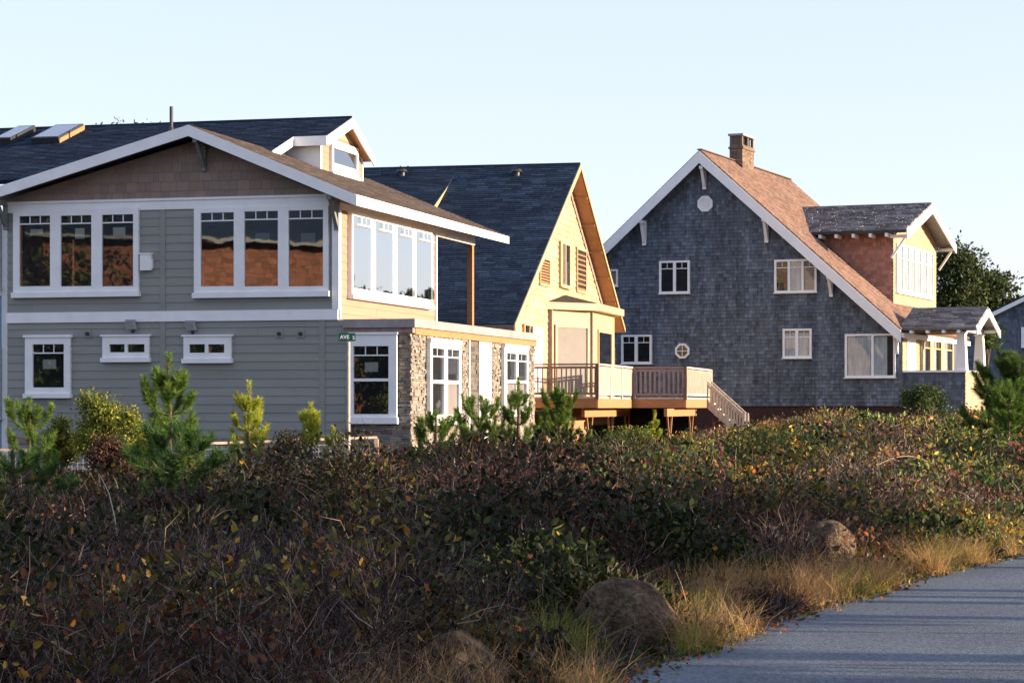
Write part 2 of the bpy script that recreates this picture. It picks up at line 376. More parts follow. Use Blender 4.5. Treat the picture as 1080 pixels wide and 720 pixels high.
# lights, vents and box on the wall
def fl(px, py):
    a, z = F1.V(px, py); w = MB(); w.box(a-.11, a+.10, -.16, 0, z+.10, z+.15); w.slab([(a-.12, -.2, z+.1), (a+.08, -.2, z+.12), (a+.10, -.14, z-.07), (a-.10, -.14, z-.09)], (.03, .09, 0))
    o = w.build('floodlight', M['grey_metal'], h1); q = MB(); q.tube([(a+.03, -.09, z-.06), (a+.06, -.13, z-.14)], .035); q.build('sensor', M['dark_metal'], o)
fl(140, 344); fl(203, 345)
for px, py in ((93, 352), (295, 352), (317.5, 352)):
    a, z = F1.V(px, py); w = MB(); w.box(a-.09, a+.09, -.03, 0, z-.09, z+.09); o = w.build('vent_plate', M['grey_siding'], h1)
    q = MB(); q.tube([(a, -.031, z), (a, -.07, z)], .045, 12); q.build('vent_hole', M['dark_metal'], o)
a, z = F1.V(155, 276); w = MB(); w.box(a-.12, a+.14, -.12, -.016, z-.20, z+.16); w.box(a-.14, a+.16, -.14, -.016, z+.161, z+.19); w.box(a+.141, a+.17, -.10, -.03, z-.16, z+.05); w.build('utility_box', M['white'], h1)
# brackets under the gable
def bracket(par, fr, top, foot, v, length=.55, m='bracket_grey', w=.12, drop=None):
    pass
def bracket1(u, z0, z1, vout, m, par, w=.10, vin=0.0):
    """a gable bracket: post on the wall, arm out to the rake, diagonal brace"""
    q = MB(); q.box(u-w/2, u+w/2, vin-.10, vin, z0, z1); q.box(u-w/2+.002, u+w/2-.002, vout, vin-.10, z1-.12, z1-.004)
    q.beam((u, vin-.07, z0+.10), (u, vout+.12, z1-.09), w*.8, .09, (0, 0, 1)); return q.build('gable_bracket', M[m], par)
u_, z_ = F1.V(211, 181); bracket1(uA+.14, z_, F1.V(211, 148)[1], -.6, 'bracket_grey', h1)
u_, z_ = F1.V(353, 243); bracket1(-.02, z_, F1.V(350, 206)[1]-.02, -.6, 'bracket_grey', h1)
u_, z_ = F1.V(9, 243); bracket1(uL-.02, z_, F1.V(5, 212)[1], -.6, 'bracket_grey', h1)
# front gable rakes + eave fascia
t = MB()
rake(t, (uA, -.6, zA), (uR, -.6, zR), .245); rake(t, (uLL2, -.6, zLL2), (uA, -.6, zA), .245)
t.build('rake_board', M['white'], h1)
t = MB(); t.slab([(uR, -.64, zR-.01), (uR, vEnd, zR-.01), (uR, vEnd, zR-.20), (uR, -.64, zR-.245)], (.04, 0, 0)); t.slab([(uR+.04, vEnd+.001, zR-.01), (uR-2.6, vEnd+.001, zR-.01+2.6*mR), (uR-2.6, vEnd+.001, zR-.2+2.6*mR), (uR+.04, vEnd+.001, zR-.20)], (0, .04, 0))
t.build('eave_board', M['white'], h1)
# roof planes of the front gable
zs = lambda u, v: (u, v, rz(u))
roof_plane(h1, 'front_roof_right', 'brown_roof', [(uA, -.62, zA), (uR, -.62, zR), (uR, vEnd, zR), (uA, vEnd, zA)], (-1, 0, mR), .145, (.25, .45), .008, .003, roof_tone, .06, 4)
t = MB(); t.slab([(uA, -.62, zA), (uLL2, -.62, zLL2), (uLL2, 6, zLL2), (uA, 6, zA)], (0, 0, -.06)); t.build('front_roof_left', M['brown_roof'], h1)
sf = MB(); sf.slab([(uR, -.58, zR-.09), (uR, vEnd, zR-.09), (uA, vEnd, zA-.09), (uA, -.58, zA-.09)], (0, 0, -.03)); sf.build('soffit', M['ply'], h1)
sf = MB(); sf.slab([(uA, -.58, zA-.09), (uA, 3, zA-.09), (uLL2, 3, zLL2-.09), (uLL2, -.58, zLL2-.09)], (0, 0, -.03)); sf.build('soffit', M['bracket_grey'], h1)
# the high rear roof with its gabled dormer end
pd = F1.hit(337, 178, (mR, 0, 1), zA+mR*uA); ud, v1 = pd[0], pd[1]
v2 = F1.U(382, 192, ud)[0]
vr = (v1+v2)/2; kx = F1.V(371, 124.5, vr); uEnd, zr = kx
ve, ze = F1.U(345, 143, uEnd); pit = (zr-ze)/(vr-ve)
P = lambda px, py: F1.hit(px, py, (0, -pit, 1), zr-pit*vr)
rzP = lambda v: zr-pit*(vr-v)
u308 = P(308, 146)[0]; p285 = P(285, 158)
# valley with the right slope: zr-pit(vr-v) = zA-mR(u-uA)
vval = lambda u: vr-(zr-rz(u))/pit
u285 = p285[0]
uFar = uL-7
print('H1', dict(uL=uL, zA=zA, zR=zR, mR=mR, mL=mL, vEnd=vEnd, ud=ud, v1=v1, v2=v2, vr=vr, uEnd=uEnd, zr=zr, ve=ve, ze=ze, pit=pit, u308=u308, u285=u285, vval_uA=vval(uA), vv285=vval(u285), uE=uE, vB=vB, vX=vX, z1a=z1a, zb=zb, zcap=(zcap0, zcap1)))
TH = .09
q3 = lambda u, v: (u, v, rzP(v))
uc = -2.9
roof_plane(h1, 'rear_roof', 'dark_roof', [[q3(uc, vr), q3(uA, vr), q3(uA, vval(uA)), q3(uc, vval(uc))], [q3(uA, vr), q3(uLL2, vr), q3(uLL2, vval(uLL2)), q3(uA, vval(uA))],
    [q3(uLL2, vr), q3(uFar, vr), q3(uFar, 1.4), q3(uLL2, 1.4)], [q3(uEnd, vr), q3(uc, vr), q3(uc, ve), q3(uEnd, ve)]], (0, 1, pit), .15, (.28, .42), .014, .005, roof_tone, TH, 11)
veF, zeF = F1.U(394, 165, uEnd)
t = MB(); t.slab([(uEnd, vr, zr), (uEnd, veF, zeF), (uFar, veF, zeF), (uFar, vr, zr)], (0, 0, -TH)); t.tube([(uFar, vr, zr+.01), (uEnd, vr, zr+.01)], .045, 6); t.build('rear_roof_back', M['dark_roof'], h1)
t = MB()
rake(t, (uEnd, vr, zr), (uEnd, ve-.01, ze), .25, .04, (1, 0, 0), .0); rake(t, (uEnd, vr, zr), (uEnd, veF, zeF), .25, .04, (1, 0, 0))
t.box(uc, uEnd-.001, ve-.04, ve, ze-.24, ze-.005)
rake(t, (uc, ve-.02, ze-.003), (uc, vval(uc)+.02, rz(uc)+.02), .22, .03, (1, 0, 0))
t.build('dormer_rake_board', M['white'], h1)
t = MB(); t.slab([(uEnd-.03, vr, zr-.12), (uEnd-.03, veF-.02, zeF-.12), (ud, veF-.02, zeF-.12), (ud, vr, zr-.12)], (0, 0, -.02)); t.build('soffit', M['ply'], h1)
dm = MB(); zd = rz(ud)
dm.slab([(ud, v1, zd-.1), (ud, v2, zd-.1), (ud, v2, zr-(v2-vr)*(zr-zeF)/(veF-vr)-.14), (ud, vr, zr-.14), (ud, v1, rzP(v1)-.14)], (-.1, 0, 0))
dm.slab([(ud-.1, v1, zd-.1), (ud-.1, v1, rzP(v1)-.1), (-3.9, v1, rzP(v1)-.1), (-3.9, v1, rz(-3.9)-.1)], (0, .1, 0))
dm.build('dormer_wall', M['white'], h1)
cl = MB(); cover(cl, 'u', ud, [[(v1+.1, zd), (v2-.1, zd), (v2-.1, zr-(v2-.1-vr)*(zr-zeF)/(veF-vr)-.2), (vr, zr-.16), (v1+.1, rzP(v1)-.2)]], .15, (3, 4), .01, .002, jit_tone(.03), seed=2)
cl.build('dormer_siding', M['side_siding'], h1)
cm = MB(); zh = F1.U(372, 150, ud)[1]; cm.box(ud, ud+.03, v1, v1+.1, zd-.02, rzP(v1)-.15); cm.build('dormer_corner_board', M['white'], h1); cm = MB(); cm.box(ud, ud+.03, v2-.1, v2, zd-.02, rzP(v1)-.15); cm.build('dormer_corner_board', M['white'], h1)
vw0, zw0 = F1.U(347, 178, ud); vw1, zw1 = F1.U(375, 162, ud)
zt = F1.U(349, 152.5, ud)[1]; zb_ = F1.U(347, 176.5, ud)[1]
window(h1, 'u', ud, (vw0, vw1, zb_-.1, zt+.1), [(vw0+.12, vw1-.12, zb_+.12, zt-.08)], glass='glass_bright', sill=.05, label='small dormer window')
gm = MB(); gm.slab([(ud+.012, vr-.75, zt+.2), (ud+.012, vr+.95, zt+.2), (ud+.012, vr, zr-.3)], (.008, 0, 0)); gm.build('dormer_peak_shingles', M['sunlit_cedar'], h1)
# skylights and flue on the high roof
def roofpt(px, py): return P(px, py)
for k, (a_, b_, c_, d_) in enumerate((((-4, 153), (10, 153.5), (38, 139), (22, 138)), ((35, 152.5), (60, 154.5), (86, 137.5), (62, 136.5)))):
    pts = [P(*p) for p in (a_, b_, c_, d_)]
    n_ = Vector((0, -pit, 1)).normalized()
    u0, u1, va, vb = (pts[0][0]+pts[3][0])/2, (pts[1][0]+pts[2][0])/2, pts[0][1], pts[2][1]
    base = [(u0, va, rzP(va)), (u1, va, rzP(va)), (u1, vb, rzP(vb)), (u0, vb, rzP(vb))]
    m_ = MB(); m_.slab(base, tuple(n_*.13), None); o = m_.build('skylight', M['dark_metal'], h1)
    if k: m_ = MB(); m_.slab([(u1, va, rzP(va)), (u1, vb, rzP(vb)), (u1, vb, rzP(vb)+.13), (u1, va, rzP(va)+.13)], (.012, 0, 0)); m_.build('skylight_side', M['raw_wood'], o)
    i_ = .03; top = [Vector(p)+n_*.131 for p in base]; m_ = MB(); m_.slab([tuple(p) for p in top], tuple(n_*.04)); m_.build('skylight_frame', M['dark_metal'], o)
    cen = sum(top, Vector())/4; m_ = MB(); m_.slab([tuple(cen+(p-cen)*.88+n_*.042) for p in top], tuple(n_*.004)); m_.build('skylight_pane', M['glass'], o)
    m_ = MB(); m_.slab([tuple(cen+(p-cen)*.9+n_*.0405) for p in top], tuple(n_*.001)); m_.build('room_backing', M['interior'], o)
pp = P(180.7, 139); m_ = MB(); m_.tube([(pp[0], pp[1], pp[2]-.1), (pp[0], pp[1], F1.V(180.7, 112.5, pp[1])[1])], .045, 10); m_.tube([(pp[0], pp[1], pp[2]-.05), (pp[0], pp[1], pp[2]+.12)], [.11, .05], 10); m_.build('flue_pipe', M['dark_metal'], h1)
# side wall, upper room
ss = MB(); cover(ss, 'u', 0, [[(0, zcap1-.05), (vB, zcap1-.05), (vB, zEave), (0, zEave)]], .19, (3.2, 4.4), .016, .002, jit_tone(.03, .01), seed=15); ss.build('side_siding', M['side_siding'], h1)
s_ = MB(); s_.box(-.06, .05, vB-.07, vB+.03, zcap1-.05, zEave-.1); s_.box(.0, .05, vB+.0301, vX, zEave-.32, zEave-.08)
s_.box(0, .035, .12, vB-.08, zEave-.26, zEave-.1); s_.build('corner_board', M['white'], h1)
def U1(x): return F1.U(x, 300, 0)[0]
zt = F1.U(377, 229.5, 0)[1]; zb2 = F1.U(377, 305, 0)[1]
pn = [(U1(a), U1(b_), zb2, zt) for a, b_ in ((367.5, 386), (391, 409), (414, 430), (434, 450))]
window(h1, 'u', 0, (pn[0][0]-.10, pn[3][1]+.12, zb2-.14, zt+.08), pn, glass='glass_sky', top=.20, cols=4, sill=.10, bar=.03, yaw=.125, depth=.12, label='wide four-pane side window reflecting the sky')
# porch over the deck: post, beam
vp = F1.U(499, 300, 0)[0]
s_ = MB(); s_.box(-.14, .0, vp-.08, vp+.08, zcap1, zEave-.33); s_.build('porch_post', M['raw_wood'], h1)
s_ = MB(); s_.box(-.15, -.002, vB+.04, vX, zEave-.33, zEave-.10); s_.build('porch_beam', M['brown_wood'], h1)
# stone wing
st = MB(); zst = F1.V(425, 475)[1]; uw = F1.V(366, 400)[0]
field(st, (0, 0, 0), (1, 0, 0), (0, 0, 1), [[(uw, zst), (uE, zst), (uE, zcap0-.12), (uw, zcap0-.12)]], .05, (.09, .28), .0, .045, gap=.006, lean=False, hjit=.45, tones=stone_tone, seed=21)
field(st, (uE, 0, 0), (0, 1, 0), (0, 0, 1), [[(-.03, zst), (F1.U(493, 400, uE)[0], zst), (F1.U(493, 400, uE)[0], zcap0-.14), (-.03, zcap0-.14)], [(F1.U(516, 400, uE)[0], zst), (vX, zst), (vX, zcap0-.14), (F1.U(516, 400, uE)[0], zcap0-.14)]], .05, (.09, .28), .0, .045, gap=.006, lean=False, hjit=.45, tones=stone_tone, seed=22)
st.build('stone_veneer', M['stone'], h1)
s_ = MB(); s_.box(F1.V(364, 340)[0], uE+.14, -.14, .3, zcap0+.0, zcap1); s_.box(uE-.3, uE+.14, .301, vX+.05, zcap0+.0, zcap1); s_.build('deck_flashing', M['metal_cap'], h1)
s_ = MB(); s_.box(uw-.05, uE+.07, -.075, .1, zcap0-.12, zcap0-.002); s_.build('front_soffit_board', M['brown_wood'], h1)
s_ = MB(); s_.box(uE-.05, uE+.08, .11, vX, zcap0-.15, zcap0-.002); s_.build('side_fascia_board', M['raw_wood'], h1)
s_ = MB(); s_.box(.0, uE-.3, .301, vX, zcap1-.08, zcap1-.01); s_.build('deck_floor', M['metal_cap'], h1)
# recessed entry in the wing: dark niche, white posts
va, vb = F1.U(493, 400, uE)[0], F1.U(516, 400, uE)[0]
s_ = MB(); s_.box(uE-.06, uE+.05, va, va+.07, .3, zcap0-.15); s_.build('entry_post', M['white'], h1); s_ = MB(); s_.box(uE-.06, uE+.055, vb-.07, vb, .3, zcap0-.15); s_.build('entry_post', M['white'], h1)
s_ = MB(); field(s_, (uE-.02, 0, 0), (0, 1, 0), (0, 0, 1), [[(va+.07, .3), ((va+vb)/2, .3), ((va+vb)/2, zcap0-.15), (va+.07, zcap0-.15)]], .09, (.3, .5), 0, .03, lean=False, gap=.01, tones=lambda r: (.5*r.uniform(.6, 1.2),)*3, seed=4); s_.build('entry_stone', M['stone'], h1)
s_ = MB(); s_.box(uE-.05, uE+.02, (va+vb)/2+.01, vb-.08, .3, zcap0-.16); s_.build('entry_door', M['white'], h1)
def Uw(x0, x1, y0, y1, panes, **k):
    a0, a1 = F1.U(x0, 400, uE)[0], F1.U(x1, 400, uE)[0]; zt_ = F1.U(x0, y0, uE)[1]; zb_ = F1.U(x0, y1, uE)[1]
    pl = []
    for (p0, p1, q0, q1) in panes:
        pl.append((F1.U(p0, 400, uE)[0], F1.U(p1, 400, uE)[0], F1.U((x0+x1)/2, q1, uE)[1], F1.U((x0+x1)/2, q0, uE)[1]))
    return window(h1, 'u', uE+.04, (a0, a1, zb_, zt_), pl, **k)
Uw(448, 481, 361, 438, [(450.5, 463, 368, 401), (466.5, 479, 368, 401), (450.5, 463, 404.5, 437), (466.5, 479, 404.5, 437)], glass='glass_soft', depth=.09, back='interior', top=.18, cols=2, sill=.22, head=.10,
   cover=[(F1.U(467, 400, uE)[0], F1.U(478.5, 400, uE)[0], F1.U(464, 437, uE)[1], F1.U(464, 405, uE)[1], 'blind', 'blind')], label='left side window of the stone wing')
Uw(527, 552.5, 366, 434, [(529.5, 539.3, 373, 401), (541.7, 550.8, 373, 401), (529.5, 539.3, 404, 432), (541.7, 550.8, 404, 432)], glass='glass_soft', depth=.09, top=.18, cols=2, sill=.12, head=.08,
   cover=[(F1.U(530, 400, uE)[0], F1.U(550, 400, uE)[0], F1.U(540, 432, uE)[1], F1.U(540, 405, uE)[1], 'blind', 'blind')], label='right side window of the stone wing')
W1((370.5, 419.5, 353, 440), v=-.04, panes=[(374, 411, 365, 399), (374, 411, 402, 436.5)], sill=.14, head=.05, ear=.03, depth=.09, paper=[R1(386, 400, 382, 392)], top=.20, label='tall front window of the stone wing')

# ============================================================ pale blue house at the left edge
FB = Frame(8, 54.5, 15.0)
hb = thing('blue_house', 'pale blue house with white corner board at the left edge, mostly behind the grey house', 'house', (FB.O[0], FB.O[1], 0), FB.a)
b = MB(); b.slab([(-5, .02, 0), (.4, .02, 0), (.4, .02, 6.1), (-5, .02, 6.1)], (0, 3, 0)); b.build('wall', M['blue_paint'], hb)
b = MB(); cover(b, 'v', 0, [[(-5, .3), (-.12, .3), (-.12, 6), (-5, 6)]], .17, (3, 4), .015, .002, jit_tone(.05), seed=3); b.build('siding', M['blue_paint'], hb)
b = MB(); b.box(-.14, 0.4, -.03, .02, 0, 6.1); b.box(-5, -.141, -.04, .02, FB.V(3, 312)[1], FB.V(3, 304)[1]); b.build('corner_board', M['white'], hb)
window(hb, 'v', 0, (-1.5, -.16, FB.V(3, 303)[1], FB.V(3, 228)[1]), [(-1.4, -.22, FB.V(3, 301)[1], FB.V(3, 246)[1]), (-1.4, -.22, FB.V(3, 242)[1], FB.V(3, 234)[1])], label='upper window of the blue house')
window(hb, 'v', 0, (-1.5, -.16, FB.V(3, 440)[1], FB.V(3, 366)[1]), [(-1.4, -.22, FB.V(3, 437)[1], FB.V(3, 370)[1])], top=.3, vbar=0, label='lower window of the blue house')

# ============================================================ HOUSE 2: cream shingle house, gable to the right
F2 = Frame(612, 73.0, 12.5)
h2 = thing('cream_house', 'cream shingled house with navy roof, louvred gable and bay window behind the wooden deck', 'house', (F2.O[0], F2.O[1], 0), F2.a)
z2 = F2.U(612, 173, 0)[1]; vL2, zL2 = F2.U(542.5, 341.5, 0); vR2, zR2 = F2.U(659, 347, 0)
mL2 = (z2-zL2)/(-vL2); mR2 = (z2-zR2)/vR2; Lr = -14.5; uw2 = -.50
print('H2', z2, vL2, zL2, vR2, zR2)
roof_plane(h2, 'front_roof', 'dark_roof', [(0, 0, z2), (Lr, 0, z2), (Lr, vL2, zL2), (0, vL2, zL2)], (0, 1, mL2), .15, (.25, .5), .012, .004, roof_tone, .10, 31)
t = MB(); t.slab([(0, 0, z2), (0, vR2, zR2), (Lr, vR2, zR2), (Lr, 0, z2)], (0, 0, -.08)); t.tube([(Lr, 0, z2+.01), (0, 0, z2+.01)], .04, 6); t.build('back_roof', M['dark_roof'], h2)
t = MB(); rake(t, (0, 0, z2), (0, vL2, zL2), .20, .03, (1, 0, 0)); rake(t, (0, 0, z2), (0, vR2, zR2), .12, .03, (1, 0, 0)); t.build('rake_board', M['cream_paint'], h2)
t = MB(); t.box(Lr, 0, vL2-.03, vL2, zL2-.22, zL2-.02); t.build('eave_board', M['brown_wood'], h2)
t = MB(); t.slab([(-.02, 0, z2-.10), (-.02, vR2, zR2-.10), (uw2, vR2, zR2-.10), (uw2, 0, z2-.10)], (0, 0, -.02))
for k in (.16, .32, .48, .64, .8):
    t.box(uw2, -.03, vR2*k-.03, vR2*k+.03, z2-mR2*vR2*k-.20, z2-mR2*vR2*k-.11)
t.build('eave_sheathing', M['ply'], h2)
t = MB(); rake(t, (uw2+.002, 0, z2-.12), (uw2+.002, vR2-.2, z2-mR2*(vR2-.2)-.12), .28, .03, (1, 0, 0)); t.build('frieze_board', M['brown_wood'], h2)
vl, vrr = vL2+.25, F2.U(650, 350, uw2)[0]
w = MB(); gp = [(vl, .2), (vrr, .2), (vrr, z2-mR2*vrr-.12), (0, z2-.12), (vl, z2+mL2*vl-.12)]
wallpoly(w, 'u', uw2-.03, gp, .12); w.box(Lr, uw2-.2, vl, vl+.1, .2, zL2); w.build('wall', M['cream_shingle'], h2)
w = MB(); cover(w, 'u', uw2-.03, [[(vl, .2), (0, .2), (0, z2-.1), (vl, z2+mL2*vl-.1)], [(0, .2), (vrr, .2), (vrr, z2-mR2*vrr-.1), (0, z2-.1)]], .19, (.25, .6), .026, .008, jit_tone(.24, .06), seed=33, gap=.010, tjit=.006)
w.build('gable_shingles', M['cream_shingle'], h2)
def U2(x0, x1, y0, y1, u=uw2):
    return (F2.U(x0, 300, u)[0], F2.U(x1, 300, u)[0], F2.U((x0+x1)/2, y1, u)[1], F2.U((x0+x1)/2, y0, u)[1])
def louver(x0, x1, y0, y1, m='raw_wood'):
    a0, a1, z0, z1 = U2(x0, x1, y0, y1); q = MB()
    q.box(uw2, uw2+.05, a0, a0+.08, z0, z1); q.box(uw2, uw2+.05, a1-.08, a1, z0, z1); q.box(uw2, uw2+.05, a0+.08, a1-.08, z1-.08, z1); q.box(uw2, uw2+.06, a0+.08, a1-.08, z0, z0+.08)
    o = q.build('louvre_frame', M['cream_paint'], h2); s = MB(); n = 8
    for k in range(n):
        z = z0+.1+(z1-z0-.2)*k/n; s.slab([(uw2+.045, a0+.08, z), (uw2+.045, a1-.08, z), (uw2+.01, a1-.08, z+.05), (uw2+.01, a0+.08, z+.05)], (0, 0, .010))
    s.build('louvre_slat', M[m], o); s = MB(); s.box(uw2-.01, uw2+.004, a0+.08, a1-.08, z0+.08, z1-.08); s.build('room_backing', M['interior'], o)
louver(568.5, 579, 271, 302); louver(607.5, 617.5, 262, 309)
o_ = U2(589.5, 599.5, 256, 303); window(h2, 'u', uw2, o_, [(o_[0]+.25, (o_[0]+o_[1])/2-.02, o_[2]+.08, o_[3]-.06), ((o_[0]+o_[1])/2+.08, o_[1]-.05, o_[2]+.08, o_[3]-.06)], frame='cream_paint', glass='glass_soft', sill=.04, depth=.07,
    cover=[(o_[0]+.25, (o_[0]+o_[1])/2-.02, o_[2]+.08, o_[3]-.06, 'brown_wood', 'shade')], label='narrow gable window between the louvres')
o_ = U2(561, 571, 345, 392); t = MB(); t.box(uw2, uw2+.05, o_[0], o_[1], o_[2]-1.2, o_[3]); o2 = t.build('door', M['white'], h2)
o_ = U2(551, 560.5, 342, 353); window(h2, 'u', uw2, o_, [(o_[0]+.1, o_[1]-.1, o_[2]+.04, o_[3]-.04)], frame='cream_paint', depth=.07, sill=0)
# bay window
b1 = (uw2, F2.U(579, 350, uw2)[0])
k_ = math.tan(math.radians(34))
def on_px(px, p, du, dv):
    lo, hi = 0, 6
    f = lambda s: (lambda u, v: CX+FX*(F2.O[0]+u*F2.eu[0]+v*F2.ev[0])/(F2.O[1]+u*F2.eu[1]+v*F2.ev[1]))(p[0]+du*s, p[1]+dv*s)-px
    for _ in range(50):
        mi = (lo+hi)/2
        if f(mi) > 0: hi = mi
        else: lo = mi
    return (p[0]+du*lo, p[1]+dv*lo)
b2 = on_px(624, b1, k_, 1); b3 = on_px(648, b2, 0, 1); b4 = (uw2, b3[1]+(b2[1]-b1[1]))
print('bay', b1, b2, b3, b4)
zh2 = F2.hit(624, 328, (1, 0, 0), b2[0])[2]; zfl = 1.0
t = MB(); t.slab([(p[0], p[1], zfl) for p in (b1, b2, b3, b4)], (0, 0, zh2-zfl)); bay = t.build('bay_window', M['cream_paint'], h2)
ov = .30
c1, c2, c3, c4 = (uw2, b1[1]-ov), (b2[0]+ov, b2[1]-ov*.6), (b3[0]+ov, b3[1]+ov*.6), (uw2, b4[1]+ov)
t = MB(); t.slab([(p[0], p[1], zh2) for p in (c1, c2, c3, c4)], (0, 0, .22)); t.build('bay_eave_board', M['cream_paint'], h2)
pk1 = (uw2, F2.U(596, 311, uw2)[0]); pk2 = (uw2, (b3[1]+b2[1])/2+1.2); za_ = F2.U(596, 311, uw2)[1]
t = MB(); zz = zh2+.221
vs = [(c1[0], c1[1], zz), (c2[0], c2[1], zz), (c3[0], c3[1], zz), (c4[0], c4[1], zz), (pk1[0], pk1[1], za_), (pk2[0], pk2[1], za_-.05)]
t.add(vs, [(0, 1, 4), (1, 2, 5, 4), (2, 3, 5), (0, 4, 5, 3), (3, 2, 1, 0)]); t.build('bay_roof', M['brown_roof'], h2)
# bay windows: boxes set on the bay facets
def facet(p, q, f0, f1, z0, z1, fr, gl, cov, label):
    p = Vector((*p, 0)); q = Vector((*q, 0)); d = (q-p); L = d.length; d.normalize(); n = Vector((d.y, -d.x, 0))
    def B(a0, a1, n0, n1, za, zb, m): m.slab([tuple(p+d*a+n*n0+Vector((0, 0, z))) for a, z in ((a0, za), (a1, za), (a1, zb), (a0, zb))], tuple(n*(n1-n0)))
    a0, a1 = f0*L, f1*L; m = MB(); e = .09
    B(a0, a0+e, 0, .05, z0, z1, m); B(a1-e, a1, 0, .05, z0, z1, m); B(a0+e, a1-e, 0, .05, z1-e, z1, m); B(a0+e, a1-e, 0, .05, z0, z0+e, m)
    o = m.build('window', M[fr], bay); o['label'] = label
    m = MB(); B(a0+e, a1-e, .002, .012, z0+e, z1-e, m); m.build('blind' if cov != 'interior' else 'room_backing', M[cov], o)
    m = MB(); m.add([tuple(p+d*a+n*.03+Vector((0, 0, z))) for a, z in ((a0+e, z0+e), (a1-e, z0+e), (a1-e, z1-e), (a0+e, z1-e))], [(0, 1, 2, 3)]); m.build('glass', M[gl], o)
    return o
zw = F2.hit(605, 343.5, (1, 0, 0), b2[0]-.6)[2]
facet(b1, b2, .13, .93, 1.9, zw, 'cream_paint', 'glass_soft', 'blind', 'wide bay window closed by a pale blind')
facet(b2, b3, .24, .84, 1.9, zw-.08, 'cream_paint', 'glass_bright', 'interior', 'narrow dark bay window')
t = MB(); t.box(b1[0], b1[0]+.12, b1[1]-.12, b1[1], 1, zh2); p = Vector((*b2, 0)); t.box(b2[0]-.02, b2[0]+.04, b2[1]-.05, b2[1]+.04, 1, zh2-.002); t.build('corner_post', M['brown_wood'], h2)
# shed dormer cheek on the navy roof
n2 = (0, -mL2, 1)
pt = F2.hit(482, 186, n2, z2); pbm = F2.hit(458, 218, n2, z2)
uu = (pt[0]+pbm[0])/2
print('dormer2', pt, pbm)
hh = .24; ex = 1.7; sl_ = (hh/(pt[1]-pbm[1])); vlo = pt[1]-(pt[1]-pbm[1])*ex; zlo = pt[2]-(pt[1]-vlo)*mL2; hlo = hh*ex
t = MB(); t.slab([(uu, pt[1], pt[2]), (uu, vlo, zlo), (uu, vlo, zlo+hlo)], (-.04, 0, 0)); t.build('dormer_cheek', M['cream_paint'], h2)
roof_plane(h2, 'dormer_roof', 'dark_roof', [(uu+.03, pt[1], pt[2]+.01), (uu-3.6, pt[1], pt[2]+.01), (uu-3.6, vlo, zlo+hlo), (uu+.03, vlo, zlo+hlo)], (0, 1, mL2-sl_), .15, (.25, .5), .012, .004, roof_tone, .03, 37)
for px, py in ((424, 185), (545, 185)):
    p = F2.hit(px, py, n2, z2); t = MB(); t.tube([(p[0], p[1], p[2]-.05), (p[0], p[1], p[2]+.10), (p[0], p[1], p[2]+.11), (p[0], p[1], p[2]+.2)], [.1, .1, .19, .13], 10); t.build('roof_vent', M['dark_metal'], h2)

# ---------------- the deck of house 2
dk = thing('wooden_deck', 'raised wooden deck with slatted railings, orange rim beams and side stair', 'deck', (F2.O[0], F2.O[1], 0), F2.a)
va_ = F2.hit(630, 400, (0, 1, 0), 0)
X0, D0 = (630-CX)*65.5/FX, 65.5
def toloc(X, Y): dx, dy = X-F2.O[0], Y-F2.O[1]; return (dx*F2.eu[0]+dy*F2.eu[1], dx*F2.ev[0]+dy*F2.ev[1])
d1 = toloc(X0, D0); zr_ = 1.6+44*65.5/FX; zd0 = 1.6+8*65.5/FX
def px_along(px, p, du, dv): return on_px(px, p, du, dv)
d2 = px_along(678.5, d1, 0, 1); d3 = px_along(723, d2, 1, 0); d4 = px_along(753, d3, 0, 1)
d0 = (d1[0]-4.2, d1[1])
print('deck', d0, d1, d2, d3, d4, zr_, zd0)
t = MB()
pts = [d0, d1, d2, d3, d4, (b3[0]-1.5, d4[1]), (uw2+.02, d4[1]), (uw2+.02, vl), (d0[0], vl)]
t.slab([(p[0], p[1], zd0) for p in (d0, d1, (d1[0], d2[1]), (d0[0], d2[1]))], (0, 0, .05)); t.slab([(p[0], p[1], zd0) for p in ((d0[0], d2[1]+.001), (d3[0], d2[1]+.001), (d3[0], d4[1]), (d0[0], d4[1]))], (0, 0, .05)); t.build('deck_floor', M['pale_wood'], dk)
t = MB()
for p, q in ((d0, d1), (d1, d2), (d2, d3), (d3, d4)):
    t.beam((p[0], p[1], zd0-.14), (q[0], q[1], zd0-.14), .05, .27)
t.build('rim_beam', M['raw_wood'], dk)
t = MB()
def railing(p, q, n, mt, posts=2, solid=False, z0=None, z1=None, slat=.035):
    p = Vector((*p, 0)); q = Vector((*q, 0)); L = (q-p).length; za, zb = zd0+.14, zr_; m = MB()
    m.beam(p+Vector((0, 0, zb)), q+Vector((0, 0, zb)), .10, .05); m.beam(p+Vector((0, 0, za)), q+Vector((0, 0, za)), .05, .07); m.beam(p+Vector((0, 0, zb-.09)), q+Vector((0, 0, zb-.09)), .04, .07)
    o = m.build('railing', M[mt], dk); b = MB()
    for k in range(n):
        c = p+(q-p)*((k+.5)/n); b.beam(c+Vector((0, 0, za+.03)), c+Vector((0, 0, zb-.06)), slat, slat, tuple((q-p).normalized()))
    b.build('baluster', M[mt], o)
    for k in range(posts):
        b = MB(); c = p+(q-p)*(k/(posts-1)); b.beam(c+Vector((0, 0, zd0-.02)), c+Vector((0, 0, zb+.02)), .10, .10, tuple((q-p).normalized())); b.build('post', M[mt], o)
railing(d0, d1, 30, 'brown_wood', 3); railing(d1, d2, 52, 'pale_wood', 4, slat=.07); railing((d2[0]+.06, d2[1]), d3, 11, 'brown_wood', 2, slat=.06); railing(d3, (d4[0], d4[1]), 34, 'pale_wood', 2, slat=.07)
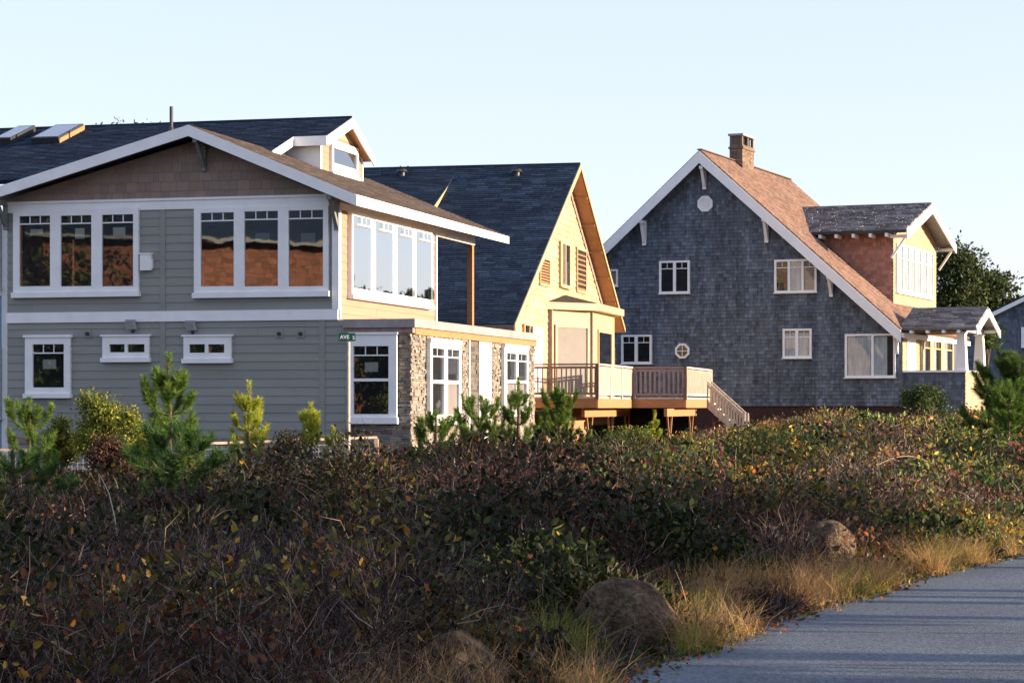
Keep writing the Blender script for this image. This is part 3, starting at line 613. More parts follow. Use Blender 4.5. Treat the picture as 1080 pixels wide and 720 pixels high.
# supports
def P2(px, v): return F2.hit(px, 440, (0, 1, 0), v)[0]
t = MB(); ub = d1[0]-.5
va2, vb2 = F2.hit(615, 435, (1, 0, 0), ub), F2.hit(663, 435, (1, 0, 0), ub)
zbm = zd0-.29
t.beam((ub, va2[1], zbm-.13), (ub, vb2[1], zbm-.13), .1, .24); t2 = [(ub, va2[1]), (ub, vb2[1])]
ub3 = d3[0]-.4; va3, vb3 = F2.hit(702, 435, (1, 0, 0), ub3), F2.hit(733, 435, (1, 0, 0), ub3)
t.beam((ub3, va3[1], zbm-.13), (ub3, vb3[1], zbm-.13), .1, .24); t.build('support_beam', M['raw_wood'], dk)
for u_, v_ in ((ub, va2[1]+1.0), (ub, (va2[1]+vb2[1])/2+.6), (ub, vb2[1]-.3), (ub3, va3[1]+.8), (ub3, vb3[1]-1.0)):
    t = MB(); zz = zbm-.25; t.beam((u_, v_, 0), (u_, v_, zz-.0), .10, .10)
    t.beam((u_, v_, zz-.9), (u_, v_-.45, zz-.01), .05, .07); t.beam((u_, v_, zz-.9), (u_, v_+.45, zz-.01), .05, .07); t.build('braced_post', M['raw_wood'], dk)
t = MB(); t.box(d1[0]-1.3, d1[0]-1.2, d1[1]+.5, d1[1]+4.5, 0, zd0-.5); t.build('crawlspace_panel', M['ply'], dk)
t = MB(); t.box(d0[0], d0[0]+.1, vl, d4[1], 0, zd0-.05); t.box(d0[0], d3[0]-.6, d4[1]-.6, d4[1]-.5, 0, zd0-.05); t.build('underdeck_shade', M['interior'], dk)  # near-black sheets painted in for the shade beneath the deck
# stair
s1 = (d4[0], d4[1]-.1); run = 2.0
zt_ = zr_-.25; q_ = F2.hit(786, 437, (0, 1, 0), s1[1]-.6)
t = MB()
for dv in (0, -1.0):
    p = (s1[0], s1[1]+dv, zd0+.62); q = (q_[0], s1[1]+dv, q_[2])
    t.beam(p, q, .09, .05); t.beam((p[0], p[1], p[2]-.12), (q[0], q[1], q[2]-.12), .04, .08); t.beam((p[0], p[1], p[2]-.75), (q[0], q[1], q[2]-.75), .05, .2)
    for k in range(13):
        f = (k+.5)/13; x = p[0]+(q[0]-p[0])*f; z = p[2]+(q[2]-p[2])*f; t.beam((x, p[1], z-.72), (x, p[1], z-.1), .04, .04, (1, 0, 0))
    t.beam((q[0], q[1], 0), (q[0], q[1], q[2]+.05), .09, .09, (1, 0, 0))
o = t.build('stair_railing', M['pale_wood'], dk)
t = MB()
for k in range(8):
    f = (k+.5)/8; x = s1[0]+(q_[0]-s1[0])*f; z = zd0-.05+(q_[2]-.95-zd0)*f; t.box(x-.14, x+.14, s1[1]-.98, s1[1]-.02, z-.03, z+.02)
t.build('stair_tread', M['pale_wood'], dk)

# ============================================================ HOUSE 3: dark shingle house
F3 = Frame(738, 84.0, 22.8)
h3 = thing('dark_shingle_house', 'large dark shingle house with white rakes, red cedar roof, brick chimney and corner porch', 'house', (F3.O[0], F3.O[1], 0), F3.a)
u3A, z3A = F3.V(738, 158, -.5); u3R, z3R = F3.V(950.5, 347, -.5); m3 = (z3A-z3R)/(u3R-u3A)
u3L = 2*u3A-u3R; rz3 = lambda u: z3A-m3*abs(u-u3A)
tx, tz = F3.V(638, 256, -.5); m3L = (z3A-tz)/(u3A-tx); print('H3 slopes', m3, m3L)
rz3 = lambda u: z3A-(m3 if u > u3A else m3L)*abs(u-u3A)
v3B, zchk = F3.U(833, 190, u3A); print('ridge', v3B, z3A, zchk)
z3f = F3.V(850, 428)[1]; uw3 = F3.V(951.5, 400)[0]; ul3 = 2*u3A-uw3
print('H3', u3A, z3A, u3R, z3R, uw3, z3f)
zL3 = rz3(u3L)
roof_plane(h3, 'main_roof', 'cedar_roof', [(u3A, -.53, z3A), (u3R, -.53, z3R), (u3R, v3B, z3R), (u3A, v3B, z3A)], (-1, 0, m3), .13, (.1, .22), .016, .012, jit_tone(.28, .10), .12, 41)
t = MB(); t.slab([(u3A, -.53, z3A), (u3L, -.53, zL3), (u3L, v3B, zL3), (u3A, v3B, z3A)], (0, 0, -.12)); t.build('back_roof', M['cedar_roof'], h3)
t = MB(); t.box(u3A-.10, u3A+.10, -.53, v3B, z3A+.0, z3A+.035, (.6, .6, .6)); t.build('ridge_cap', M['cedar_roof'], h3)
t = MB(); rake(t, (u3A, -.53, z3A-.05), (u3R, -.53, z3R-.05), .44, .05); rake(t, (u3L, -.53, zL3-.05), (u3A, -.53, z3A-.05), .44, .05); t.build('rake_board', M['white'], h3)
t = MB(); t.slab([(u3R-.0, -.5, z3R-.13), (u3R-.0, v3B, z3R-.13), (u3R, v3B, z3R-.3), (u3R, -.5, z3R-.3)], (.03, 0, 0)); t.build('eave_board', M['white'], h3)
t = MB(); t.slab([(u3A, -.5, z3A-.16), (u3R, -.5, z3R-.16), (u3R, 0, z3R-.16), (u3A, 0, z3A-.16)], (0, 0, -.02)); t.slab([(u3A, -.5, z3A-.16), (u3A, 0, z3A-.16), (u3L, 0, zL3-.16), (u3L, -.5, zL3-.16)], (0, 0, -.02)); t.build('soffit', M['brown_wood'], h3)
w = MB(); wallpoly(w, 'v', .02, [(ul3, z3f), (uw3, z3f), (uw3, rz3(uw3)-.2), (u3A, z3A-.2), (ul3, rz3(ul3)-.2)], 3.0); w.box(uw3-.3, uw3, 3.03, v3B-.3, z3f, rz3(uw3)-.2); w.build('wall', M['old_shingle'], h3)
w = MB(); cover(w, 'v', .02, [[(ul3, z3f), (u3A, z3f), (u3A, z3A-.2), (ul3, rz3(ul3)-.2)], [(u3A, z3f), (uw3, z3f), (uw3, rz3(uw3)-.2), (u3A, z3A-.2)]], .135, (.08, .2), .024, .008, old_tone, seed=43, tjit=.004)
w.build('wall_shingles', M['old_shingle'], h3)
t = MB(); t.box(ul3+.03, uw3-.03, .05, 3, .2, z3f); t.build('foundation', M['brick_dark'], h3)
def W3(x0, x1, y0, y1, cuts, **k):
    a0, z1 = F3.V(x0, y0); a1, z0 = F3.V(x1, y1); zm = F3.V((x0+x1)/2, y1)[1], F3.V((x0+x1)/2, y0)[1]
    e = .075; pn = []
    for c0, c1 in cuts: pn.append((F3.V(c0, y0)[0], F3.V(c1, y0)[0], zm[0]+e, zm[1]-e))
    return window(h3, 'v', 0, (a0, a1, zm[0], zm[1]), pn, sill=.03, depth=.085, glass='glass_soft', **k)
W3(695.8, 728, 275, 309.5, [(698, 710.5), (713.5, 725.8)], top=.22, cols=2, label='dark two-pane upper window')
A_ = lambda x: F3.V(x, 300)[0]
B_ = lambda x, y: F3.V(x, y)[1]
W3(817.2, 861.8, 273.5, 308.5, [(819.5, 831.3), (834, 845.8), (848.3, 859.6)], top=.22, cols=2, cover=[(A_(834), A_(845.8), B_(840, 306), B_(840, 276), 'curtain', 'curtain'), (A_(848.3), A_(859.6), B_(850, 306), B_(850, 276), 'blind', 'blind')], label='three-pane upper window with a pale reflection painted in two panes')  # pane covers colour in the mirrored cream gable
W3(655.8, 688, 353, 383.5, [(658, 670), (673.2, 685.8)], top=.22, cols=2, label='dark two-pane lower window')
W3(826, 856.5, 346.5, 377.5, [(828.2, 839.5), (842.5, 854.3)], top=.24, cols=2, cover=[(A_(828.2), A_(839.5), B_(835, 376), B_(835, 351), 'curtain', 'curtain'), (A_(842.5), A_(854.3), B_(847, 376), B_(847, 351), 'curtain', 'curtain')], label='small two-pane lower window with a painted pale reflection')  # both pane covers imitate the cream gable's reflection
W3(891.5, 945, 352, 398, [(894, 919.5), (922, 942.6)], cover=[(A_(894.5), A_(919.5), B_(905, 396), B_(905, 355), 'curtain', 'curtain'), (A_(922), A_(936), B_(930, 396), B_(930, 355), 'curtain', 'curtain')], label='large picture window with pale curtain')
W3(643, 652, 284, 302, [(645, 650.5)], cover=[(A_(645), A_(650.5), B_(647, 300), B_(647, 286), 'blind', 'blind')], label='tiny upper window beside the cream gable')
def octo(px, py, r, kind):
    u, z = F3.V(px, py); a = [(u+r*math.cos(math.pi/8+k*math.pi/4), z+r*math.sin(math.pi/8+k*math.pi/4)) for k in range(8)]; i = [(u+(x-u)*.72, z+(y-z)*.72) for x, y in a]
    m = MB(); n0 = -.06
    vs = [(x, n0, y) for x, y in a]+[(x, n0, y) for x, y in i]+[(x, .03, y) for x, y in a]+[(x, .03, y) for x, y in i]
    fs = []
    for k in range(8):
        j = (k+1) % 8; fs += [(k, j, 8+j, 8+k), (j, k, 16+k, 16+j), (8+k, 8+j, 24+j, 24+k)]
    m.add(vs, fs); o = m.build('octagon_window' if kind else 'octagon_vent', M['white'], h3)
    m = MB(); m.add([(x, -.03, y) for x, y in i], [tuple(range(8))]); m.build('room_backing' if kind else 'vent_panel', M['interior' if kind else 'white'], o)
    m = MB()
    if kind: m.box(u-.012, u+.012, -.052, -.042, z-r*.64, z+r*.64); m.box(u-r*.64, u-.0125, -.052, -.042, z-.012, z+.012); m.box(u+.0125, u+r*.64, -.052, -.042, z-.012, z+.012)
    else:
        for k in range(-4, 5): m.box(u-r*.5, u+r*.5, -.048, -.031, z+k*r*.12-.01, z+k*r*.12+.012)
    m.build('muntin' if kind else 'vent_slat', M['white'], o)
    if kind: m = MB(); m.add([(x, -.04, y) for x, y in i], [tuple(range(8))]); m.build('glass', M['glass_soft'], o)
octo(744, 215, .31, 0); octo(720, 370, .30, 1)
def br3(px, y0, y1, w=.14, du=0):
    u, z0 = F3.V(px, y1); z1 = min(F3.V(px, y0)[1], rz3(u)-.42); bracket1(u+du, z0, z1, -.5, 'white', h3, w, 0)
br3(743.5, 176, 200); br3(680, 233, 259); br3(809, 226, 256); br3(877, 285, 313); br3(946.5, 348, 373, .10)
# chimney on the ridge
vc = F3.U(776, 172, u3A)[0]; uc0, uc1 = F3.V(769.5, 172, vc-.3)[0], F3.V(783, 172, vc-.3)[0]
dv_ = F3.U(795, 172, uc1)[0]; dv0 = F3.U(783, 172, uc1)[0]; print('chimney', vc, uc0, uc1, dv0, dv_)
zc = F3.V(776, 141, dv0)[1]; cw = uc1-uc0
m = MB(); hgt = zc-z3A
for (pl, cst, a0, a1) in (('v', dv0, uc0, uc1), ('u', uc1, dv0, dv_)):
    cover(m, pl, cst, [[(a0, z3A-1.2), (a1, z3A-1.2), (a1, zc-.42), (a0, zc-.42)]], .075, (.2, .22), 0, .006, lambda r: (lambda k: (k, k*.9, k*.85))(r.uniform(.6, 1.3)), lean=False, gap=.012, seed=51)
m.box(uc0, uc1, dv0, dv_, z3A-1.2, zc-.42, (.8, .8, .8)); m.box(uc0-.04, uc1+.05, dv0-.04, dv_+.05, zc-.58, zc-.5, (.9, .8, .7))
for (x, y) in ((uc0, dv0), (uc1-.1, dv0), (uc0, dv_-.1), (uc1-.1, dv_-.1), (uc1-.1, (dv0+dv_)/2-.05)): m.box(x+.002, x+.098, y+.002, y+.098, zc-.42, zc-.08)
m.box(uc0+.01, uc1-.12, dv0+.012, dv0+.05, zc-.42, zc-.08, (.7, .7, .7))
ch = m.build('chimney', M['brick'], h3); m = MB(); m.box(uc0-.05, uc1+.05, dv0-.05, dv_+.05, zc-.08, zc); m.build('chimney_cap', M['metal_cap'], ch)
m = MB(); m.box(uc0+.12, uc1-.12, dv0+.12, dv_-.12, zc-.5, zc-.09); m.build('flue', M['interior'], ch)
# dormer on the right slope
pdn = F3.hit(942, 320, (m3, 0, 1), z3A+m3*u3A); ud3, vd1 = pdn[0], pdn[1]; vd2 = F3.U(987, 320, ud3)[0]; vdr = (vd1+vd2)/2
uo3, zo3 = F3.V(983, 215, vdr); ve3, ze3 = F3.U(956, 242, uo3); p3 = (zo3-ze3)/(vdr-ve3); ve3b = 2*vdr-ve3
print('dormer3', ud3, vd1, vd2, uo3, zo3, ve3, ze3, p3)
ui = lambda z: u3A+(z3A-z)/m3                    # where height z meets the main slope
roof_plane(h3, 'dormer_roof', 'old_roof', [(uo3, vdr, zo3), (ui(zo3)-.1, vdr, zo3), (ui(ze3)-.1, ve3, ze3), (uo3, ve3, ze3)], (0, 1, p3), .15, (.15, .5), .035, .03, lambda r: (lambda k: (k, k*.97, k))(r.uniform(.5, 1.5)), .1, 61, tjit=.02)
t = MB(); t.slab([(uo3, vdr, zo3), (uo3, ve3b, ze3), (ui(ze3)-.1, ve3b, ze3), (ui(zo3)-.1, vdr, zo3)], (0, 0, -.10)); t.box(ui(zo3), uo3, vdr-.09, vdr+.09, zo3+.01, zo3+.05); t.build('dormer_roof_back', M['old_roof'], h3)
t = MB(); rake(t, (uo3, vdr, zo3-.02), (uo3, ve3-.02, ze3-.02), .34, .05, (1, 0, 0)); rake(t, (uo3, vdr, zo3-.02), (uo3, ve3b+.02, ze3-.02), .34, .05, (1, 0, 0)); t.build('dormer_rake_board', M['white'], h3)
t = MB()
for px in (865, 882, 900, 918, 935): 
    u = F3.V(px, 243, ve3)[0]; t.box(u-.05, u+.05, ve3-.06, vd1, ze3-.24, ze3-.11)
t.build('rafter_tail', M['white'], h3)
t = MB(); t.box(ui(ze3)+.1, uo3-.02, ve3-.03, ve3, ze3-.11, ze3-.0); t.build('dormer_gutter', M['dark_metal'], h3)
zdb = rz3(ud3); ztop = lambda v: zo3-p3*abs(v-vdr)-.14
t = MB(); t.slab([(ud3-.01, vd1+.01, zdb-.3), (ud3-.01, vd2, zdb-.3), (ud3-.01, vd2, ztop(vd2)), (ud3-.01, vdr, ztop(vdr)), (ud3-.01, vd1+.01, ztop(vd1))], (-.12, 0, 0))
ux = ui(ztop(vd1)); t.slab([(ud3-.01, vd1+.01, zdb-.3), (ud3-.01, vd1+.01, ztop(vd1)), (ux-.3, vd1+.01, ztop(vd1))], (0, .1, 0)); t.build('dormer_wall', M['new_cedar'], h3)
t = MB(); cover(t, 'v', vd1, [[(ud3-.02, zdb-.1), (ud3-.02, ztop(vd1)), (ux-.1, ztop(vd1))]], .15, (.12, .26), .014, .008, jit_tone(.28, .08), seed=63); t.build('dormer_side_shingles', M['new_cedar'], h3)
t = MB(); cover(t, 'u', ud3, [[(vd1, zdb), (vd2, zdb), (vd2, ztop(vd2)), (vdr, ztop(vdr)), (vd1, ztop(vd1))]], .15, (.12, .26), .014, .006, jit_tone(.14, .06), seed=64); t.build('dormer_face_shingles', M['sunlit_cedar'], h3)
fv = lambda x: F3.U(x, 290, ud3)[0]; zw1_, zw0_ = F3.U(965, 262, ud3)[1], F3.U(965, 312, ud3)[1]
n6 = 6; va6, vb6 = fv(944.3), fv(982.5); pn = []
for k in range(n6):
    a = va6+(vb6-va6)*k/n6; b_ = va6+(vb6-va6)*(k+1)/n6; pn.append((a+.09, b_-.07, zw0_+.12, zw1_-.08))
window(h3, 'u', ud3, (va6, vb6, zw0_, zw1_), pn, glass='glass_soft', back='curtain', top=.45, cols=2, bar=.05, sill=.05, label='band of six dormer windows')
for v_ in (ve3+.25, ve3b-.25):
    t = MB(); t.box(ud3, uo3-.01, v_-.05, v_+.05, ztop(v_)-.22, ztop(v_)-.10); t.beam((ud3+.03, v_, ztop(v_)-.95), (uo3-.1, v_, ztop(v_)-.2), .08, .08); t.build('dormer_bracket', M['white'], h3)
# porch at the right corner
up = F3.V(1018, 410, .1)[0]; vp1 = F3.U(1039, 410, up)[0]; zhw = F3.V(985, 391, .1)[1]; zpf = F3.V(985, 434, .1)[1]
print('porch', up, vp1, zhw, zpf)
t = MB(); t.box(uw3+.002, up-.02, .12, .3, zpf, zhw-.05); t.box(up-.2, up-.02, .301, vp1-.02, zpf, zhw-.05); t.build('porch_half_wall', M['old_shingle'], h3)
t = MB(); cover(t, 'v', .1, [[(uw3, zpf), (up, zpf), (up, zhw-.05), (uw3, zhw-.05)]], .135, (.08, .2), .014, .006, old_tone, seed=71); t.build('porch_front_shingles', M['old_shingle'], h3)
t = MB(); cover(t, 'u', up, [[(.1, zpf), (vp1, zpf), (vp1, zhw-.05), (.1, zhw-.05)]], .15, (.1, .24), .014, .006, jit_tone(.2, .07), seed=72); t.build('porch_side_shingles', M['sunlit_cedar'], h3)
t = MB(); t.box(uw3+.002, up+.06, .03, .34, zhw-.05, zhw+.02); t.box(up-.26, up+.06, .3401, vp1+.08, zhw-.05, zhw+.02); t.build('half_wall_cap', M['white'], h3)
t = MB(); t.box(uw3, up-.2, .3, vp1, .6, z3f-.02+.1); t.build('porch_floor', M['pale_wood'], h3)
zbm3 = F3.V(985, 352, .1)[1]
def column(u, v, w0=.20, w1=.135):
    q = MB(); z0, z1 = zhw+.02, zbm3
    q.add([(u-w0, v-w0, z0), (u+w0, v-w0, z0), (u+w0, v+w0, z0), (u-w0, v+w0, z0), (u-w1, v-w1, z1), (u+w1, v-w1, z1), (u+w1, v+w1, z1), (u-w1, v+w1, z1)], [(0,3,2,1),(4,5,6,7),(0,1,5,4),(1,2,6,5),(2,3,7,6),(3,0,4,7)])
    q.box(u-w1-.04, u+w1+.04, v-w1-.04, v+w1+.04, z1, z1+.08); q.build('porch_column', M['white'], h3)
column(up-.17, .30); column(up-.17, vp1-.15)
vpm = (.1+vp1)/2; upo, zpo = F3.V(1042, 325, vpm); vpe, zpe = F3.U(1029.5, 345, upo); pp3 = (zpo-zpe)/(vpm-vpe); vpe2 = 2*vpm-vpe
print('porch roof', upo, zpo, vpe, zpe, pp3)
roof_plane(h3, 'porch_roof', 'old_roof', [(upo, vpm, zpo), (uw3-.05, vpm, zpo), (uw3-.05, vpe, zpe), (upo, vpe, zpe)], (0, 1, pp3), .15, (.3, .8), .05, .02, lambda r: (lambda k: (k, k*.97, k))(r.uniform(.5, 1.6)), .08, 73, tjit=.012)
t = MB(); t.slab([(upo, vpm, zpo), (upo, vpe2, zpe), (uw3-.05, vpe2, zpe), (uw3-.05, vpm, zpo)], (0, 0, -.08)); t.box(uw3, upo, vpm-.08, vpm+.08, zpo+.01, zpo+.05); t.build('porch_roof_back', M['old_roof'], h3)
t = MB(); rake(t, (upo, vpm, zpo-.01), (upo, vpe-.02, zpe-.01), .26, .05, (1, 0, 0)); rake(t, (upo, vpm, zpo-.01), (upo, vpe2+.02, zpe-.01), .26, .05, (1, 0, 0)); t.build('porch_rake_board', M['white'], h3)
t = MB(); t.box(uw3+.01, up, .18, .42, zbm3+.081, zbm3+.33); t.build('porch_beam', M['brown_wood'], h3); t = MB(); t.box(uw3+.01, up, vp1-.27, vp1-.03, zbm3+.081, zbm3+.33); t.build('porch_beam', M['brown_wood'], h3)
t = MB(); t.box(up-.28, up-.04, .4201, vp1-.271, zbm3+.081, zbm3+.33); t.box(up+.001, upo-.06, .22, .36, zbm3+.10, zbm3+.2); t.box(up+.001, upo-.06, vp1-.24, vp1-.1, zbm3+.10, zbm3+.2); t.build('porch_beam', M['white'], h3)
t = MB(); t.slab([(up-.03, vpe+.3, zbm3+.332), (up-.03, vpe2-.3, zbm3+.332), (up-.03, vpm, zpo-.1)], (-.06, 0, 0)); t.build('porch_gable', M['sunlit_cedar'], h3)
t = MB()
for px in (961, 978, 995, 1011): u = F3.V(px, 346, vpe)[0]; t.box(u-.05, u+.05, vpe-.05, vpe+.3, zpe-.18, zpe-.09)
t.build('rafter_tail', M['white'], h3)
# side wall behind the porch
t = MB(); cover(t, 'u', uw3, [[(.05, z3f), (7.5, z3f), (7.5, zpe+.1), (.05, zpe+.1)]], .15, (.12, .26), .014, .006, jit_tone(.16, .06), seed=75); t.build('side_shingles', M['sunlit_cedar'], h3)
gv = lambda x: F3.U(x, 370, uw3)[0]; zq1, zq0 = F3.U(985, 358, uw3)[1], F3.U(985, 392, uw3)[1]
pn = [(gv(971), gv(979), zq0, zq1), (gv(982.5), gv(990.5), zq0, zq1), (gv(994), gv(1002.5), zq0, zq1)]
window(h3, 'u', uw3, (pn[0][0]-.2, pn[2][1]+.2, zq0-.1, zq1+.12), pn, frame='cream_paint', glass='glass_soft', top=.35, cols=4, bar=.05, sill=.05, cover=[(p[0], p[0]+(p[1]-p[0])*.5, p[2], p[3], 'curtain', 'curtain') for p in pn], label='porch windows with curtains')
t = MB(); t.box(uw3, uw3+.04, gv(956), gv(965), z3f, zq1+.1); t.build('door', M['white'], h3)

# ============================================================ HOUSE 4 far right
F4 = Frame(1050, 114.0, 10.0)
h4 = thing('distant_shingle_house', 'blue-grey shingled house behind the porch at the right edge, with a pale rake board', 'house', (F4.O[0], F4.O[1], 0), F4.a)
ua, za4 = F4.V(1080, 313, -.3); ub4, zb4 = F4.V(1047, 329, -.3); m4 = (za4-zb4)/(ua-ub4)
ue4 = ub4-1.6; uk = ua+3.5; f4 = lambda u: zb4+m4*(u-ub4)
t = MB(); wallpoly(t, 'v', 0, [(ue4+.3, 0.5), (uk+5, .5), (uk+5, f4(uk)-.1-m4*5), (uk, f4(uk)-.1), (ue4+.3, f4(ue4+.3)-.1)], 8); t.build('wall', M['old_shingle'], h4)
t = MB(); cover(t, 'v', -.0, [[(ue4+.3, 1), (uk, 1), (uk, f4(uk)-.1), (ue4+.3, f4(ue4+.3)-.1)]], .15, (.12, .26), .014, .006, old_tone, seed=81); t.build('wall_shingles', M['old_shingle'], h4)
t = MB(); rake(t, (ue4, -.3, f4(ue4)), (uk, -.3, f4(uk)), .22, .05); t.build('rake_board', M['white'], h4)
t = MB(); t.slab([(ue4, -.34, f4(ue4)+.1), (uk, -.34, f4(uk)+.1), (uk, 8, f4(uk)+.1), (ue4, 8, f4(ue4)+.1)], (0, 0, -.1)); t.slab([(uk, -.34, f4(uk)+.1), (uk+5.4, -.34, f4(uk)+.1-m4*5.4), (uk+5.4, 8, f4(uk)+.1-m4*5.4), (uk, 8, f4(uk)+.1)], (0, 0, -.1)); t.build('roof', M['dark_roof'], h4)
for x0, x1, y0, y1 in ((1077, 1096, 345, 366), (1070, 1092, 384, 398)):
    a0, z1_ = F4.V(x0, y0); a1, z0_ = F4.V(x1, y1); window(h4, 'v', 0, (a0, a1, z0_, z1_), [(a0+.15, a1-.15, z0_+.12, z1_-.12)], sill=.03)
# ============================================================ GROUND
def sst(a, b, x): t = np.clip((x-a)/(b-a), 0, 1); return t*t*(3-2*t)
_lat = {}
def vnoise(x, y, cell, seed):
    if seed not in _lat: _lat[seed] = np.random.default_rng(seed).random((256, 256))
    L = _lat[seed]; x = np.asarray(x, float)/cell+500; y = np.asarray(y, float)/cell+500
    i = np.floor(x).astype(int); j = np.floor(y).astype(int); fx = x-i; fy = y-j; fx = fx*fx*(3-2*fx); fy = fy*fy*(3-2*fy)
    g = lambda a, b: L[a % 256, b % 256]
    return (g(i, j)*(1-fx)+g(i+1, j)*fx)*(1-fy)+(g(i, j+1)*(1-fx)+g(i+1, j+1)*fx)*fy
EDGE = np.array([(-2.6, -12), (-1.7, -3), (-1.0, 4), (-.2, 9), (.62, 13.15), (2.35, 17.7), (4.1, 21.7), (5.5, 24.5), (9.2, 31.5), (15, 41), (24, 52)])
def xedge(y): return np.interp(y, EDGE[:, 1], EDGE[:, 0])
def ground(x, y):
    x = np.asarray(x, float); y = np.asarray(y, float)
    side = sst(1.5, 11, x-.02*y); far = sst(26, 70, y)
    g = far*(.10+.82*side) + .05*(vnoise(x, y, 3.1, 3)-.5)*sst(0, 1.5, xedge(y)-x)*(1-sst(70, 90, y))
    g = g+.10*sst(.1, 1.4, xedge(y)-x)*(1-sst(30, 60, y))
    return g
xs = np.concatenate([np.linspace(-900, -60, 15), np.linspace(-55, -16, 27), np.linspace(-15, 30, 150), np.linspace(31, 80, 35), np.linspace(95, 900, 15)])
ys = np.concatenate([np.linspace(-300, -20, 10), np.linspace(-18, 8, 30), np.linspace(8.5, 60, 150), np.linspace(61, 130, 50), np.linspace(140, 1500, 20)])
X, Y = np.meshgrid(xs, ys); Z = ground(X, Y)
onp = (X > xedge(Y)-.05) & (X < xedge(Y)+4.2) & (Y < 52) & (Y > -12); Z = np.where(onp, Z-.03, Z)
V = np.stack([X.ravel(), Y.ravel(), Z.ravel()], 1); nx = len(xs); ny = len(ys)
I = (np.arange(ny-1)[:, None]*nx+np.arange(nx-1)[None]).ravel(); F = np.stack([I, I+1, I+1+nx, I+nx], 1)
M['soil'] = mat('sandy_litter_soil', (.04, .029, .021), .95, noise=.4, nscale=5, bump=.8, bscale=25)
tag(np_mesh('ground', V, F, np.ones((len(F), 3)), M['soil'], smooth=True), kind='structure')
# the path
M['path'] = mat('worn_asphalt_path', (.088, .108, .135), .85, noise=.55, nscale=38, bump=1.0, bscale=60, big=.22, spec=.25)
py_ = np.linspace(-12, 52, 160); wv = .05*(vnoise(py_, py_*0, .7, 9)-.5)
L_ = xedge(py_)+wv; cols_ = 12
V = []; 
for k in range(cols_+1):
    V.append(np.stack([L_+3.6*k/cols_, py_, np.full_like(py_, .018)], 1))
V = np.stack(V, 1).reshape(-1, 3); I = (np.arange(159)[:, None]*(cols_+1)+np.arange(cols_)[None]).ravel(); F = np.stack([I, I+1, I+2+cols_, I+1+cols_], 1)
V[:, 2] += ground(V[:, 0], V[:, 1])*0+np.where(V[:, 1] > 26, ground(V[:, 0], V[:, 1]), 0)
tag(np_mesh('path', V, F, np.ones((len(F), 3)), M['path'], smooth=True), kind='structure')
t = MB(); r = random.Random(4)
for y0, sl in ((13.9, -.12), (16.0, -.1), (19.3, -.14), (22.8, -.1), (11.5, -.1)):
    x = float(xedge(y0)); p = []
    for k in range(25): p.append((x+.15*k, y0+sl*.15*k+r.uniform(-.012, .012)))
    for a, b_ in zip(p, p[1:]):
        w_ = r.uniform(.004, .010); t.add([(a[0], a[1]-w_, .0225), (b_[0], b_[1]-w_, .0225), (b_[0], b_[1]+w_, .0225), (a[0], a[1]+w_, .0225)], [(0, 1, 2, 3)])
M['crack'] = mat('crack', (.03, .028, .026), .95, noise=.2); tag(t.build('path_cracks', M['crack']), kind='structure')

# ============================================================ LEAVES, TWIGS, GRASS (uncountable cover)
def xmax(y): return np.where(y < 26, xedge(y)-.05, .236*y+3.0)
def ymax(x, y): # back limit of the scrub as seen from the street: houses stand behind
    return np.where(x < -1.2, 47.6+.27*(-4-x)*0, np.where(x < 5.2, 63.5, 82))
def sample(n, y0=9.5, y1=82):
    out = []; tot = 0
    while tot < n:
        y = y0+(y1-y0)*nr.random(n*2)**1.0; 
        keep = nr.random(len(y)) < np.clip((22/y)**1.15, 0, 1.0)
        y = y[keep]; lo = -.236*y-2.0; hi = xmax(y); x = lo+(hi-lo)*nr.random(len(y))
        k2 = (nr.random(len(x)) < (hi-lo)/34.0) & (y < ymax(x, y)) & ~((x < 1.9-.0*y) & (y > 45.3) & (x > -9) & (y < 66) & (x < -1)) 
        x, y = x[k2], y[k2]; out.append(np.stack([x, y], 1)); tot += len(x)
    return np.concatenate(out)[:n]
def hgt_(x, y):
    e = xedge(y)-x; e = np.where(y > 26, 9, e)
    h = .14+.85*vnoise(x, y, 2.1, 21)**1.3+.15*vnoise(x, y, .6, 22)
    h = h*(.18+.82*sst(.15, 1.5, e))
    left = sst(3, -5, x-.0*y) if False else 1-sst(-6, 2, x)
    h = h*(1-.72*left*sst(28, 40, y))
    h = h*(1-.42*sst(42, 62, y))
    return h
BLD = [(480, 12.6, .34), (658, 15.4, .40), (872, 21.5, .14)]
def clear(x, y, hz):
    k = np.ones(len(x)); u = nr.random(len(x))
    for px, D, R in BLD:
        xb = (px-CX)*y/FX; k = np.where((np.abs(x-xb) < R*y/D) & (y > D-3.6) & (y < D+.2) & (u < .96), .10, k)
    return k
def unit_(a): return a/(np.linalg.norm(a, axis=1)[:, None]+1e-9)
def pick(pal, idx): return np.array(pal)[idx]
def leaf_mesh(name, P, size, cols, tilt=.9, mt='leaf', parent=None, asp=.55, upb=.6):
    n = len(P); d = nr.normal(size=(n, 3)); d[:, 2] = np.abs(d[:, 2])*upb+.25; d /= np.linalg.norm(d, axis=1)[:, None]
    q = nr.normal(size=(n, 3)); s = np.cross(d, q); s /= np.linalg.norm(s, axis=1)[:, None]+1e-9; nn = np.cross(s, d)
    L = size[:, None]; W = L*asp*.5
    base = P; tip = P+d*L; m1 = P+d*L*.35; m2 = P+d*L*.72; f = nn*W*.35
    V = np.stack([base, m1+s*W-f, m2+s*W*.8-f, tip, m2-s*W*.8-f, m1-s*W-f], 1).reshape(-1, 3)
    b = np.arange(n)[:, None]*6; F = np.concatenate([b+np.array([0, 1, 2, 3]), b+np.array([0, 3, 4, 5])], 1).reshape(-1, 4)
    return np_mesh(name, V, F, np.repeat(cols, 2, 0), M[mt], parent)
GREEN = [(.055, .09, .022), (.08, .115, .02), (.04, .068, .022), (.10, .125, .03), (.06, .08, .025)]
